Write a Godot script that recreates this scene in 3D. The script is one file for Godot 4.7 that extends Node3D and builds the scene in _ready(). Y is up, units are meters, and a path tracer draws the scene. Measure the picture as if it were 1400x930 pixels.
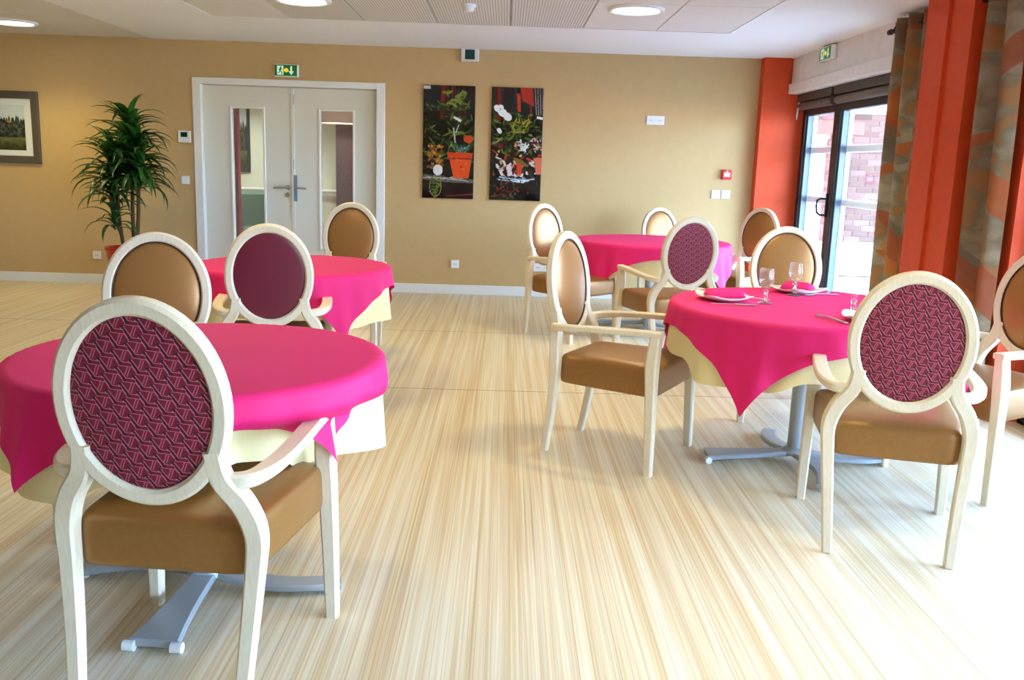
extends Node3D
# Dining room with four clothed round tables, medallion armchairs and a garden door on the right.

const CEIL := 2.5
const BACK := -9.616      # room face of the back wall
const RIGHT := 2.845      # room face of the right wall
const LEFT := -7.6
const FRONT := 3.4

var M := {}
var rng := RandomNumberGenerator.new()
var used := {}

# ---------------------------------------------------------------- naming
func numbered(n: String) -> String:
	if not used.has(n):
		used[n] = 0
		return n
	used[n] += 1
	return "%s_%03d" % [n, used[n]]

func thing(called: String, label: String, category: String, at := Vector3.ZERO, turn := 0.0, group := "") -> Node3D:
	var o := Node3D.new()
	o.name = numbered(called)
	add_child(o)
	o.position = at
	o.rotation.y = turn
	o.set_meta("label", label)
	o.set_meta("category", category)
	if group != "":
		o.set_meta("group", group)
	return o

func struct(called: String) -> Node3D:
	var o := Node3D.new()
	o.name = called
	add_child(o)
	o.set_meta("kind", "structure")
	return o

func part(parent: Node3D, called: String, mesh: Mesh, m: Material, at := Vector3.ZERO, label := "") -> MeshInstance3D:
	var o := MeshInstance3D.new()
	o.name = called
	o.mesh = mesh
	o.material_override = m
	o.position = at
	if label != "":
		o.set_meta("label", label)
	parent.add_child(o, true)
	return o

func single(called: String, mesh: Mesh, m: Material, label: String, category: String, at := Vector3.ZERO, turn := 0.0, group := "") -> MeshInstance3D:
	var o := MeshInstance3D.new()
	o.name = numbered(called)
	o.mesh = mesh
	o.material_override = m
	add_child(o)
	o.position = at
	o.rotation.y = turn
	o.set_meta("label", label)
	o.set_meta("category", category)
	if group != "":
		o.set_meta("group", group)
	return o

func struct_mesh(called: String, st: SurfaceTool, m: Material) -> MeshInstance3D:
	var o := MeshInstance3D.new()
	o.name = called
	o.mesh = done(st)
	o.material_override = m
	add_child(o)
	o.set_meta("kind", "structure")
	return o

# ---------------------------------------------------------------- mesh helpers
func mb() -> SurfaceTool:
	var st := SurfaceTool.new()
	st.begin(Mesh.PRIMITIVE_TRIANGLES)
	return st

func done(st: SurfaceTool) -> ArrayMesh:
	st.generate_normals()
	st.index()
	return st.commit()

# polygon given in any order round its rim, turned so that it faces away from c
func face(st: SurfaceTool, p: Array, c: Vector3) -> void:
	var n: Vector3 = (p[1] - p[0]).cross(p[2] - p[0])
	var mid := Vector3.ZERO
	for q in p:
		mid += q
	mid /= p.size()
	var outward := n.dot(mid - c) > 0.0
	for i in range(1, p.size() - 1):
		var t := [p[0], p[i + 1], p[i]] if outward else [p[0], p[i], p[i + 1]]
		for q in t:
			st.set_uv(Vector2(q.x, q.z))
			st.add_vertex(q)

func box(st: SurfaceTool, lo: Vector3, hi: Vector3, b := 0.0, xf := Transform3D()) -> void:
	var c := (lo + hi) * 0.5
	var h := (hi - lo) * 0.5
	st.set_smooth_group(-1)
	var cw := xf * c
	if b <= 0.0:
		for ax in 3:
			for s in [-1.0, 1.0]:
				var u := (ax + 1) % 3
				var v := (ax + 2) % 3
				var q := []
				for k in [[-1, -1], [1, -1], [1, 1], [-1, 1]]:
					var p := Vector3.ZERO
					p[ax] = s * h[ax]
					p[u] = k[0] * h[u]
					p[v] = k[1] * h[v]
					q.append(xf * (c + p))
				face(st, q, cw)
		return
	for ax in 3:
		var u := (ax + 1) % 3
		var v := (ax + 2) % 3
		for s in [-1.0, 1.0]:
			var q := []
			for k in [[-1, -1], [1, -1], [1, 1], [-1, 1]]:
				var p := Vector3.ZERO
				p[ax] = s * h[ax]
				p[u] = k[0] * (h[u] - b)
				p[v] = k[1] * (h[v] - b)
				q.append(xf * (c + p))
			face(st, q, cw)
		for su in [-1.0, 1.0]:
			for sv in [-1.0, 1.0]:
				var a1 := Vector3.ZERO
				a1[u] = su * h[u]
				a1[v] = sv * (h[v] - b)
				var a2 := Vector3.ZERO
				a2[u] = su * (h[u] - b)
				a2[v] = sv * h[v]
				var e := Vector3.ZERO
				e[ax] = h[ax] - b
				face(st, [xf * (c + a1 - e), xf * (c + a1 + e), xf * (c + a2 + e), xf * (c + a2 - e)], cw)
	for sx in [-1.0, 1.0]:
		for sy in [-1.0, 1.0]:
			for sz in [-1.0, 1.0]:
				face(st, [xf * (c + Vector3(sx * h.x, sy * (h.y - b), sz * (h.z - b))), xf * (c + Vector3(sx * (h.x - b), sy * h.y, sz * (h.z - b))), xf * (c + Vector3(sx * (h.x - b), sy * (h.y - b), sz * h.z))], cw)

func box_mesh(lo: Vector3, hi: Vector3, b := 0.0) -> ArrayMesh:
	var st := mb()
	box(st, lo, hi, b)
	return done(st)

# rings of points joined into a tube; hard = each side of the section keeps its own smooth group
func tube(st: SurfaceTool, rings: Array, closed := false, caps := true, hard := false) -> void:
	var n: int = rings[0].size()
	var m := rings.size()
	var mid := Vector3.ZERO
	for p in rings[0]:
		mid += p
	mid /= n
	var a: Vector3 = rings[0][0]
	var b: Vector3 = rings[0][1]
	var c: Vector3 = rings[1][1]
	var nn := (b - a).cross(c - a)
	var flip := nn.dot((a + b) * 0.5 - mid) < 0.0
	var last := m if closed else m - 1
	for i in last:
		var r0: Array = rings[i]
		var r1: Array = rings[(i + 1) % m]
		for j in n:
			st.set_smooth_group(j + 1 if hard else 0)
			var k := (j + 1) % n
			var q := [r0[j], r0[k], r1[k], r1[j]]
			var uv := [Vector2(float(j) / n, float(i) / m), Vector2(float(j + 1) / n, float(i) / m), Vector2(float(j + 1) / n, float(i + 1) / m), Vector2(float(j) / n, float(i + 1) / m)]
			var order := [0, 1, 2, 0, 2, 3] if flip else [0, 2, 1, 0, 3, 2]
			for o in order:
				st.set_uv(uv[o])
				st.add_vertex(q[o])
	if caps and not closed:
		st.set_smooth_group(-1)
		var i0 := mid_of(rings[0])
		var i1 := mid_of(rings[1])
		face(st, rings[0], i0 + (i1 - i0) * 0.5)
		i0 = mid_of(rings[m - 1])
		i1 = mid_of(rings[m - 2])
		face(st, rings[m - 1], i0 + (i1 - i0) * 0.5)

func mid_of(r: Array) -> Vector3:
	var c := Vector3.ZERO
	for p in r:
		c += p
	return c / r.size()

# chamfered rectangle round c
func section(c: Vector3, u: Vector3, v: Vector3, a: float, b: float, ch := 0.25) -> Array:
	var k := minf(a, b) * ch
	return [c + u * a + v * (b - k), c + u * (a - k) + v * b, c - u * (a - k) + v * b, c - u * a + v * (b - k), c - u * a - v * (b - k), c - u * (a - k) - v * b, c + u * (a - k) - v * b, c + u * a - v * (b - k)]

func round_section(c: Vector3, u: Vector3, v: Vector3, r: float, n := 10) -> Array:
	var out := []
	for i in n:
		var t := TAU * i / n
		out.append(c + u * cos(t) * r + v * sin(t) * r)
	return out

func rod(st: SurfaceTool, a: Vector3, b: Vector3, r: float, n := 10, r2 := -1.0) -> void:
	var d := (b - a).normalized()
	var u := d.cross(Vector3.UP if absf(d.y) < 0.9 else Vector3.RIGHT).normalized()
	var v := d.cross(u)
	tube(st, [round_section(a, u, v, r, n), round_section(b, u, v, r if r2 < 0 else r2, n)])

func wire(st: SurfaceTool, path: Array, r: float, n := 8) -> void:
	var rings := []
	for i in path.size():
		var d: Vector3 = (path[mini(i + 1, path.size() - 1)] - path[maxi(i - 1, 0)]).normalized()
		var u := d.cross(Vector3.UP if absf(d.y) < 0.95 else Vector3.RIGHT).normalized()
		rings.append(round_section(path[i], u, d.cross(u), r, n))
	tube(st, rings)

func lathe(st: SurfaceTool, prof: Array, n := 24, c := Vector3.ZERO, hard := false) -> void:
	var rings := []
	for p in prof:
		var r := []
		for i in n:
			var t := TAU * i / n
			r.append(c + Vector3(cos(t) * maxf(p.x, 0.0004), p.y, sin(t) * maxf(p.x, 0.0004)))
		rings.append(r)
	for i in rings.size() - 1:
		var g := (i + 1) if hard else 0
		for j in n:
			st.set_smooth_group(g)
			var k := (j + 1) % n
			var q := [rings[i][j], rings[i][k], rings[i + 1][k], rings[i + 1][j]]
			for o in [0, 1, 2, 0, 2, 3]:
				st.set_uv(Vector2((j + (1 if o in [1, 2] else 0)) / float(n), q[o].y))
				st.add_vertex(q[o])

# Catmull-Rom through points
func spline(p: Array, n: int) -> Array:
	var out := []
	for i in n + 1:
		var f := float(i) / n * (p.size() - 1)
		var k := mini(int(f), p.size() - 2)
		var t := f - k
		var a = p[maxi(k - 1, 0)]
		var b = p[k]
		var c = p[k + 1]
		var d = p[mini(k + 2, p.size() - 1)]
		out.append(((b * 2.0) + (c - a) * t + (a * 2.0 - b * 5.0 + c * 4.0 - d) * t * t + (b * 3.0 - a - c * 3.0 + d) * t * t * t) * 0.5)
	return out

# ---------------------------------------------------------------- materials
func c8(r: float, g: float, b: float) -> Color:
	return Color(r / 255.0, g / 255.0, b / 255.0)

func mat(called: String, c: Color, rough := 0.6, metal := 0.0) -> StandardMaterial3D:
	var m := StandardMaterial3D.new()
	m.resource_name = called
	m.albedo_color = c
	m.roughness = rough
	m.metallic = metal
	M[called] = m
	return m

func noise_tex(freq: float, lo: Color, hi: Color, sd := 1, size := 256, oct := 4) -> NoiseTexture2D:
	var n := FastNoiseLite.new()
	n.seed = sd
	n.frequency = freq
	n.fractal_octaves = oct
	var t := NoiseTexture2D.new()
	t.width = size
	t.height = size
	t.seamless = true
	t.noise = n
	var g := Gradient.new()
	g.set_color(0, lo)
	g.set_color(1, hi)
	t.color_ramp = g
	return t

func tri_tex(m: StandardMaterial3D, scale: float, world := true) -> void:
	m.uv1_triplanar = true
	m.uv1_world_triplanar = world
	m.uv1_scale = Vector3.ONE * scale

func img_tex(im: Image) -> ImageTexture:
	return ImageTexture.create_from_image(im)

func blob(im: Image, cx: float, cy: float, rx: float, ry: float, turn: float, col: Color, pointy := 2.0) -> void:
	var r := maxf(rx, ry)
	var ct := cos(turn)
	var s_t := sin(turn)
	for y in range(maxi(0, int(cy - r)), mini(im.get_height(), int(cy + r) + 1)):
		for x in range(maxi(0, int(cx - r)), mini(im.get_width(), int(cx + r) + 1)):
			var dx := x - cx
			var dy := y - cy
			var u := absf(dx * ct + dy * s_t) / rx
			var v := absf(-dx * s_t + dy * ct) / ry
			if pow(u, pointy) + v * v < 1.0 and u < 1.0:
				im.set_pixel(x, y, im.get_pixel(x, y).lerp(col, col.a))

func poly(im: Image, pts: Array, col: Color) -> void:
	var pk := PackedVector2Array(pts)
	var lo: Vector2 = pk[0]
	var hi: Vector2 = pk[0]
	for p in pk:
		lo = lo.min(p)
		hi = hi.max(p)
	for y in range(maxi(0, int(lo.y)), mini(im.get_height(), int(hi.y) + 1)):
		for x in range(maxi(0, int(lo.x)), mini(im.get_width(), int(hi.x) + 1)):
			if Geometry2D.is_point_in_polygon(Vector2(x + 0.5, y + 0.5), pk):
				im.set_pixel(x, y, col)

func stroke(im: Image, a: Vector2, b: Vector2, w: float, col: Color) -> void:
	var d := (b - a).normalized().orthogonal() * w * 0.5
	poly(im, [a + d, b + d, b - d, a - d], col)

func floor_image() -> Image:
	var w := 2048
	var h := 512
	var im := Image.create(w, h, false, Image.FORMAT_RGB8)
	var n1 := FastNoiseLite.new()
	n1.seed = 5
	n1.frequency = 0.11
	n1.fractal_octaves = 3
	var n2 := FastNoiseLite.new()
	n2.seed = 9
	n2.frequency = 0.02
	n2.fractal_octaves = 2
	var pale := c8(236, 227, 202)
	var tan := c8(208, 178, 128)
	var brown := c8(160, 128, 98)
	var gray := c8(216, 210, 198)
	for x in w:
		var pick := rng.randf()
		var pick2 := rng.randf()
		for y in h:
			var a := n1.get_noise_2d(x, y * 0.16) * 0.9 + (pick - 0.5) * 0.55
			var b := n2.get_noise_2d(x, y * 0.2)
			var c := pale.lerp(tan, clampf(0.42 + a * 0.6 + b * 0.5, 0, 1))
			if pick2 > 0.86:
				c = c.lerp(brown, clampf(0.2 + a * 0.5 + b * 0.4, 0, 0.45))
			elif pick2 < 0.16:
				c = c.lerp(gray, 0.6)
			im.set_pixel(x, y, c)
	return im

func weave_image() -> Image:
	# three-way interlocking weave; the tile is 1.94 x 1 lattice steps, two cells
	var w := 248
	var h := 128
	var im := Image.create(w, h, false, Image.FORMAT_RGB8)
	var wine := c8(108, 6, 34)
	var pale := c8(196, 100, 120)
	var dark := c8(42, 2, 16)
	var bar := c8(104, 4, 28)
	var cells := []
	for i in range(-1, 4):
		for j in range(-3, 4):
			cells.append(Vector2(0.97 * i, 0.5 * i + j))
	for y in h:
		for x in w:
			var q := Vector2(float(x) / h, float(y) / h)
			var c := wine
			for p in cells:
				var d: Vector2 = q - p
				if absf(d.x) > 0.95 or absf(d.y) > 0.95:
					continue
				# lying bar
				var e := d - Vector2(0, d.x * 0.10)
				if absf(e.x) < 0.42 and absf(e.y) < 0.15:
					c = bar if absf(e.x) < 0.385 and absf(e.y) < 0.105 else pale
					break
				# dark slanting groove with a pale thread beside it
				e = d - Vector2(0.55, 0.10)
				var al := absf(e.dot(Vector2(0.47, 0.883)))
				var ac := e.cross(Vector2(0.47, 0.883))
				if al < 0.50 and absf(ac) < 0.085:
					c = dark
					break
				if al < 0.40 and absf(ac + 0.13) < 0.045 or al < 0.40 and absf(ac - 0.115) < 0.03:
					c = pale
				# two threads leaning the other way
				e = d - Vector2(0.04, 0.46)
				al = absf(e.dot(Vector2(-0.5, 0.866)))
				ac = absf(e.cross(Vector2(-0.5, 0.866)))
				if al < 0.32 and absf(ac - 0.075) < 0.034:
					c = pale.lerp(wine, 0.2)
			im.set_pixel(x, y, c)
	return im

func curtain_image() -> Image:
	var w := 320
	var h := 1024
	var im := Image.create(w, h, false, Image.FORMAT_RGB8)
	var n := FastNoiseLite.new()
	n.seed = 3
	n.frequency = 0.012
	for y in h:
		for x in w:
			var t := n.get_noise_2d(x, y)
			var c := c8(112, 94, 66).lerp(c8(150, 132, 102), clampf(t * 1.6 + 0.4, 0, 1))
			if t < -0.12:
				c = c.lerp(c8(176, 104, 38), clampf((-0.12 - t) * 3.0, 0, 0.5))
			im.set_pixel(x, y, c)
	var r := RandomNumberGenerator.new()
	r.seed = 21
	for i in 26:
		var cols := [Color(c8(166, 74, 20), 0.75), Color(c8(150, 60, 22), 0.7), Color(c8(172, 96, 30), 0.6), Color(c8(92, 82, 64), 0.6)]
		blob(im, r.randf() * w, r.randf() * h, r.randf_range(70, 150), r.randf_range(16, 34), r.randf_range(-1.2, 1.2), cols[r.randi() % 4], 1.25)
	return im

func garden_image(which: int) -> Image:
	# print of a potting shelf: dark ground, foliage, clay pots, pale blossoms
	var w := 190
	var h := 410
	var im := Image.create(w, h, false, Image.FORMAT_RGB8)
	im.fill(c8(20, 16, 18))
	var r := RandomNumberGenerator.new()
	r.seed = 40 + which
	for i in 9:
		var x := r.randf() * w
		stroke(im, Vector2(x, 0), Vector2(x + r.randf_range(-8, 8), 120), r.randf_range(4, 12), [c8(120, 26, 16), c8(60, 16, 20), c8(34, 30, 34)][i % 3])
	var greens := [c8(46, 70, 30), c8(28, 48, 30), c8(96, 112, 40), c8(66, 86, 30), c8(20, 34, 26)]
	if which == 0:
		for i in 150:
			blob(im, r.randf() * w, r.randf_range(60, 280), r.randf_range(8, 24), r.randf_range(2, 5), r.randf_range(-1.4, 1.4), greens[r.randi() % 5], 1.3)
		for i in 26:
			blob(im, r.randf_range(80, 150), r.randf_range(20, 70), r.randf_range(8, 16), r.randf_range(3, 6), r.randf_range(0, 3), [c8(128, 136, 50), c8(92, 108, 40)][i % 2], 1.4)
		stroke(im, Vector2(0, 8), Vector2(26, 8), 12, c8(196, 214, 208))
		stroke(im, Vector2(112, 112), Vector2(140, 126), 9, c8(235, 238, 236))
		stroke(im, Vector2(112, 150), Vector2(120, 205), 5, c8(170, 180, 170))
		stroke(im, Vector2(120, 170), Vector2(132, 140), 4, c8(190, 190, 180))
		blob(im, 168, 190, 18, 14, 0, c8(200, 66, 36))
		poly(im, [Vector2(0, 322), Vector2(70, 330), Vector2(190, 338), Vector2(190, 352), Vector2(80, 350), Vector2(0, 342)], c8(96, 90, 78))
		for i in 22:
			stroke(im, Vector2(r.randf_range(0, 150), r.randf_range(326, 336)), Vector2(r.randf_range(40, 190), r.randf_range(330, 346)), 2, [c8(190, 190, 180), c8(60, 54, 46)][i % 2])
		for i in 40:
			stroke(im, Vector2(140 + r.randf_range(-18, 18), 242), Vector2(140 + r.randf_range(-40, 36), 242 - r.randf_range(14, 34)), 2, [c8(96, 132, 110), c8(56, 92, 74)][i % 2])
		poly(im, [Vector2(90, 240), Vector2(186, 240), Vector2(184, 262), Vector2(94, 262)], c8(206, 66, 30))
		poly(im, [Vector2(98, 262), Vector2(182, 262), Vector2(172, 334), Vector2(116, 334)], c8(222, 78, 34))
		poly(im, [Vector2(96, 260), Vector2(183, 260), Vector2(183, 265), Vector2(96, 265)], c8(146, 40, 22))
		for i in 60:
			blob(im, r.randf_range(16, 74), r.randf_range(216, 300), r.randf_range(4, 9), r.randf_range(3, 6), r.randf_range(0, 3), [c8(150, 96, 34), c8(186, 130, 52), c8(110, 66, 28)][i % 3])
		blob(im, 56, 306, 18, 20, 0, c8(226, 224, 214))
		for i in 24:
			var t := TAU * i / 24.0
			stroke(im, Vector2(48 + cos(t) * 22, 368 + sin(t) * 36), Vector2(48 + cos(t + 0.3) * 22, 368 + sin(t + 0.3) * 36), 3, c8(140, 132, 76))
		for i in 30:
			blob(im, r.randf_range(30, 66), r.randf_range(336, 408), r.randf_range(5, 12), 3, r.randf_range(0, 3), greens[2 + i % 2], 1.4)
		stroke(im, Vector2(90, 402), Vector2(190, 392), 5, c8(96, 50, 36))
	else:
		poly(im, [Vector2(104, 0), Vector2(150, 0), Vector2(156, 66), Vector2(112, 46)], c8(176, 38, 18))
		stroke(im, Vector2(98, 20), Vector2(102, 86), 12, c8(206, 60, 24))
		for i in 7:
			stroke(im, Vector2(158 + i * 5, 0), Vector2(166 + i * 4, 96), 2, [c8(190, 180, 176), c8(70, 40, 40)][i % 2])
		for i in 130:
			blob(im, r.randf() * w, r.randf_range(90, 240), r.randf_range(6, 20), r.randf_range(2, 5), r.randf_range(-1.4, 1.4), greens[r.randi() % 5], 1.3)
		for i in 40:
			blob(im, r.randf_range(70, 140), r.randf_range(112, 160), r.randf_range(6, 14), 3, r.randf_range(-1.5, 1.5), [c8(140, 140, 48), c8(96, 104, 36)][i % 2], 1.4)
		for p in [[22, 76, 16, 12], [40, 90, 20, 14], [58, 104, 18, 14], [34, 70, 10, 8]]:
			blob(im, p[0], p[1], p[2], p[3], 0.6, c8(236, 238, 236))
		blob(im, 30, 156, 12, 8, 1.0, c8(220, 220, 214))
		for i in 12:
			stroke(im, Vector2(0 + i * 3.4, 208 - i * 1.0 - i * i * 0.1), Vector2(4 + i * 3.4, 204 - i * 1.0 - i * i * 0.1), 7, c8(120, 124, 78))
		stroke(im, Vector2(168, 104), Vector2(190, 108), 9, c8(240, 242, 244))
		for i in 16:
			stroke(im, Vector2(100 + r.randf_range(-12, 30), r.randf_range(180, 230)), Vector2(110 + r.randf_range(-10, 40), r.randf_range(190, 244)), r.randf_range(3, 7), [c8(226, 228, 224), c8(180, 184, 178), c8(30, 26, 28)][i % 3])
		for i in 40:
			blob(im, r.randf_range(150, 190), r.randf_range(176, 224), r.randf_range(4, 9), 2.5, r.randf_range(0, 3), [c8(206, 180, 186), c8(120, 30, 44), c8(60, 20, 30)][i % 3], 1.4)
		for i in 70:
			blob(im, r.randf_range(4, 186), r.randf_range(206, 330), r.randf_range(6, 15), r.randf_range(3, 6), r.randf_range(0, 3), [c8(160, 44, 34), c8(96, 26, 24), c8(190, 150, 110), c8(50, 44, 40), c8(206, 198, 190)][r.randi() % 5], 1.4)
		poly(im, [Vector2(96, 262), Vector2(122, 262), Vector2(116, 318), Vector2(100, 318)], c8(206, 62, 34))
		poly(im, [Vector2(160, 250), Vector2(190, 250), Vector2(190, 312), Vector2(172, 312)], c8(214, 104, 74))
		blob(im, 112, 268, 32, 8, 0.5, c8(120, 92, 44), 1.4)
		poly(im, [Vector2(58, 284), Vector2(78, 270), Vector2(84, 318), Vector2(66, 322)], c8(214, 190, 186))
		for i in 30:
			stroke(im, Vector2(r.randf_range(20, 130), r.randf_range(322, 338)), Vector2(r.randf_range(60, 168), r.randf_range(326, 346)), 3, [c8(206, 214, 222), c8(110, 130, 150), c8(40, 40, 46)][i % 3])
		for i in 50:
			blob(im, r.randf_range(0, 110), r.randf_range(346, 404), r.randf_range(4, 10), 3, r.randf_range(0, 3), [c8(116, 26, 22), c8(60, 60, 30), c8(36, 20, 20)][i % 3], 1.4)
	for i in 220:
		var x := r.randi_range(2, w - 3)
		var y := r.randi_range(2, h - 3)
		var c := im.get_pixel(x, y)
		c = c.lightened(r.randf() * 0.3) if i % 2 else c.darkened(r.randf() * 0.6)
		blob(im, x, y, r.randf_range(3, 9), r.randf_range(1.2, 3.0), r.randf_range(0, 3), Color(c, 0.6), 1.4)
	return im

func landscape_image() -> Image:
	var w := 220
	var h := 170
	var im := Image.create(w, h, false, Image.FORMAT_RGB8)
	var n := FastNoiseLite.new()
	n.seed = 8
	n.frequency = 0.05
	for y in h:
		for x in w:
			var t := n.get_noise_2d(x, y)
			var c := c8(206, 222, 222)
			var crown := 50.0 + n.get_noise_2d(x * 2.0, 900) * 26.0
			if y > crown and y < 122:
				c = c8(30, 40, 36).lerp(c8(92, 96, 82), clampf(t * 1.4 + 0.35, 0, 1))
			elif y >= 122:
				c = c8(112, 118, 74).lerp(c8(48, 54, 32), clampf((y - 122) / 40.0 + t * 0.5, 0, 1))
			im.set_pixel(x, y, c)
	blob(im, 168, 62, 9, 4, 0.1, c8(196, 112, 62))
	return im

func sign_image() -> Image:
	# running figure in a doorway, and an arrow pointing down
	var w := 132
	var h := 72
	var im := Image.create(w, h, false, Image.FORMAT_RGB8)
	im.fill(c8(8, 96, 44))
	var white := c8(206, 240, 216)
	poly(im, [Vector2(14, 6), Vector2(52, 6), Vector2(52, 66), Vector2(14, 66)], white)
	var g := c8(10, 74, 34)
	blob(im, 36, 15, 5, 5, 0, g)
	stroke(im, Vector2(36, 20), Vector2(31, 38), 9, g)
	stroke(im, Vector2(34, 24), Vector2(46, 32), 4, g)
	stroke(im, Vector2(33, 23), Vector2(23, 32), 4, g)
	stroke(im, Vector2(32, 37), Vector2(42, 48), 5, g)
	stroke(im, Vector2(42, 47), Vector2(44, 62), 5, g)
	stroke(im, Vector2(31, 37), Vector2(27, 50), 5, g)
	stroke(im, Vector2(27, 50), Vector2(17, 54), 4, g)
	stroke(im, Vector2(98, 8), Vector2(98, 50), 11, white)
	poly(im, [Vector2(98, 66), Vector2(80, 38), Vector2(90, 42), Vector2(106, 42), Vector2(116, 38)], white)
	blob(im, 68, 34, 14, 14, 0, c8(250, 216, 40))
	return im

func make_materials() -> void:
	var m: StandardMaterial3D
	m = mat("wall_paint", c8(204, 172, 118), 0.75)
	m.albedo_texture = noise_tex(0.02, c8(249, 249, 249), c8(255, 255, 255), 2)
	tri_tex(m, 1.4)
	m = mat("white_wall", c8(236, 232, 226), 0.7)
	m.albedo_texture = noise_tex(0.02, c8(244, 244, 244), c8(255, 255, 255), 12)
	tri_tex(m, 1.1)
	m = mat("plaster", c8(240, 239, 236), 0.8)
	m = mat("orange_paint", c8(218, 72, 12), 0.65)
	m.albedo_texture = noise_tex(0.03, c8(240, 240, 240), c8(255, 255, 255), 6)
	tri_tex(m, 1.2)
	m = mat("acoustic", c8(222, 217, 206), 0.85)
	m = mat("perforated", c8(222, 217, 206), 0.85)
	var pf := Image.create(128, 128, false, Image.FORMAT_RGB8)
	pf.fill(Color.WHITE)
	for i in 8:
		for j in 8:
			blob(pf, i * 16 + 8, j * 16 + 8, 4, 4, 0, c8(120, 112, 98))
	m.albedo_texture = img_tex(pf)
	tri_tex(m, 6.0)
	m = mat("void", c8(60, 56, 50), 0.9)
	m = mat("floor", Color.WHITE, 0.36)
	m.albedo_texture = img_tex(floor_image())
	m.metallic_specular = 0.45
	m = mat("baseboard", c8(232, 234, 230), 0.45)
	m = mat("door_paint", c8(222, 220, 206), 0.45)
	m = mat("frame_paint", c8(236, 236, 230), 0.4)
	m = mat("chair_wood", c8(230, 218, 192), 0.4)
	var wd := noise_tex(0.05, c8(242, 236, 226), c8(255, 255, 255), 15, 256, 3)
	m.albedo_texture = wd
	m.uv1_triplanar = true
	m.uv1_scale = Vector3(10, 1.6, 10)
	m = mat("seat_leather", c8(152, 106, 52), 0.36, 0.35)
	m.albedo_texture = noise_tex(0.05, c8(240, 240, 240), c8(255, 255, 255), 17)
	m.uv1_triplanar = true
	m.uv1_scale = Vector3.ONE * 3.0
	m = mat("back_leather", c8(162, 114, 60), 0.34, 0.35)
	m = mat("wine_leather", c8(104, 26, 46), 0.34)
	m = mat("woven_fabric", Color.WHITE, 0.7)
	m.albedo_texture = img_tex(weave_image())
	m = mat("piping", c8(58, 36, 24), 0.5)
	m = mat("pink_cloth", c8(238, 14, 114), 0.7)
	var lin := noise_tex(0.4, c8(238, 238, 238), c8(255, 255, 255), 23)
	m.albedo_texture = lin
	m.uv1_triplanar = true
	m.uv1_scale = Vector3.ONE * 4.0
	m.backlight_enabled = true
	m.backlight = c8(90, 5, 30)
	m = mat("cream_cloth", c8(240, 224, 168), 0.75)
	m.backlight_enabled = true
	m.backlight = c8(90, 84, 62)
	m = mat("base_steel", c8(164, 172, 176), 0.38, 0.25)
	m = mat("white_plastic", c8(236, 238, 236), 0.4)
	m = mat("table_board", c8(190, 160, 120), 0.6)
	m = mat("black_frame", c8(22, 25, 30), 0.5)
	m = mat("grey_frame", c8(120, 140, 156), 0.35)
	m = mat("white_bar", c8(240, 242, 244), 0.4)
	m = mat("blind_cassette", c8(56, 52, 46), 0.5)
	m = mat("blind_cassette_light", c8(84, 76, 66), 0.5)
	m = mat("steel", c8(176, 176, 172), 0.3, 0.9)
	m = mat("glass", Color(0.96, 0.98, 0.98, 0.04), 0.02)
	m.transparency = BaseMaterial3D.TRANSPARENCY_ALPHA
	m = mat("goblet_glass", Color(0.97, 0.98, 0.99, 0.03), 0.02)
	m.refraction_enabled = true
	m.refraction_scale = 0.045
	m.transparency = BaseMaterial3D.TRANSPARENCY_ALPHA
	m = mat("bowl_glass", Color(0.97, 0.98, 1.0, 0.05), 0.03)
	m.transparency = BaseMaterial3D.TRANSPARENCY_ALPHA
	m = mat("porcelain", c8(240, 240, 236), 0.2)
	m = mat("curtain", Color.WHITE, 0.7)
	m.albedo_texture = img_tex(curtain_image())
	m.backlight_enabled = true
	m.backlight = c8(120, 110, 96)
	m = mat("sheer", c8(240, 238, 234), 0.8)
	m.backlight_enabled = true
	m.backlight = c8(200, 200, 200)
	m = mat("brick_mortar", c8(112, 104, 104), 0.9)
	for i in 4:
		m = mat("brick%d" % i, [c8(92, 56, 50), c8(104, 68, 62), c8(84, 52, 48), c8(112, 78, 72)][i], 0.85)
	m = mat("paving", c8(180, 176, 170), 0.85)
	m.albedo_texture = noise_tex(0.03, c8(220, 220, 220), c8(255, 255, 255), 31)
	tri_tex(m, 0.8)
	m = mat("render_white", c8(236, 234, 228), 0.8)
	m = mat("red_fascia", c8(196, 60, 40), 0.5)
	m = mat("pot_red", c8(196, 40, 26), 0.35)
	m = mat("soil", c8(60, 42, 30), 0.95)
	m = mat("cane", c8(110, 86, 58), 0.85)
	m.albedo_texture = noise_tex(0.1, c8(150, 150, 150), c8(255, 255, 255), 33)
	tri_tex(m, 4.0)
	for i in 3:
		m = mat("leaf%d" % i, [c8(26, 74, 30), c8(18, 56, 26), c8(44, 96, 38)][i], 0.4)
		m.backlight_enabled = true
		m.backlight = c8(40, 80, 20)
	m = mat("picture_frame", c8(84, 76, 66), 0.5)
	m = mat("mat_board", c8(226, 232, 230), 0.7)
	m = mat("call_point", c8(206, 28, 30), 0.4)
	m = mat("screen_green", c8(24, 56, 40), 0.25)
	m = mat("alarm_lens", c8(8, 62, 56), 0.2)
	m = mat("socket_hole", c8(60, 62, 64), 0.6)
	m = mat("magenta_paint", c8(150, 40, 72), 0.6)
	m = mat("hall_wall", c8(226, 232, 214), 0.7)
	m = mat("plum_paper", c8(120, 84, 96), 0.75)
	m.albedo_texture = noise_tex(0.09, c8(120, 120, 120), c8(255, 255, 255), 41)
	tri_tex(m, 1.6)
	m = mat("teal_fabric", c8(92, 120, 104), 0.8)
	m = mat("shade_brown", c8(128, 104, 98), 0.6)
	m.backlight_enabled = true
	m.backlight = c8(60, 52, 48)
	m = mat("lamp_glow", c8(250, 250, 246), 0.4)
	m.emission_enabled = true
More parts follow.
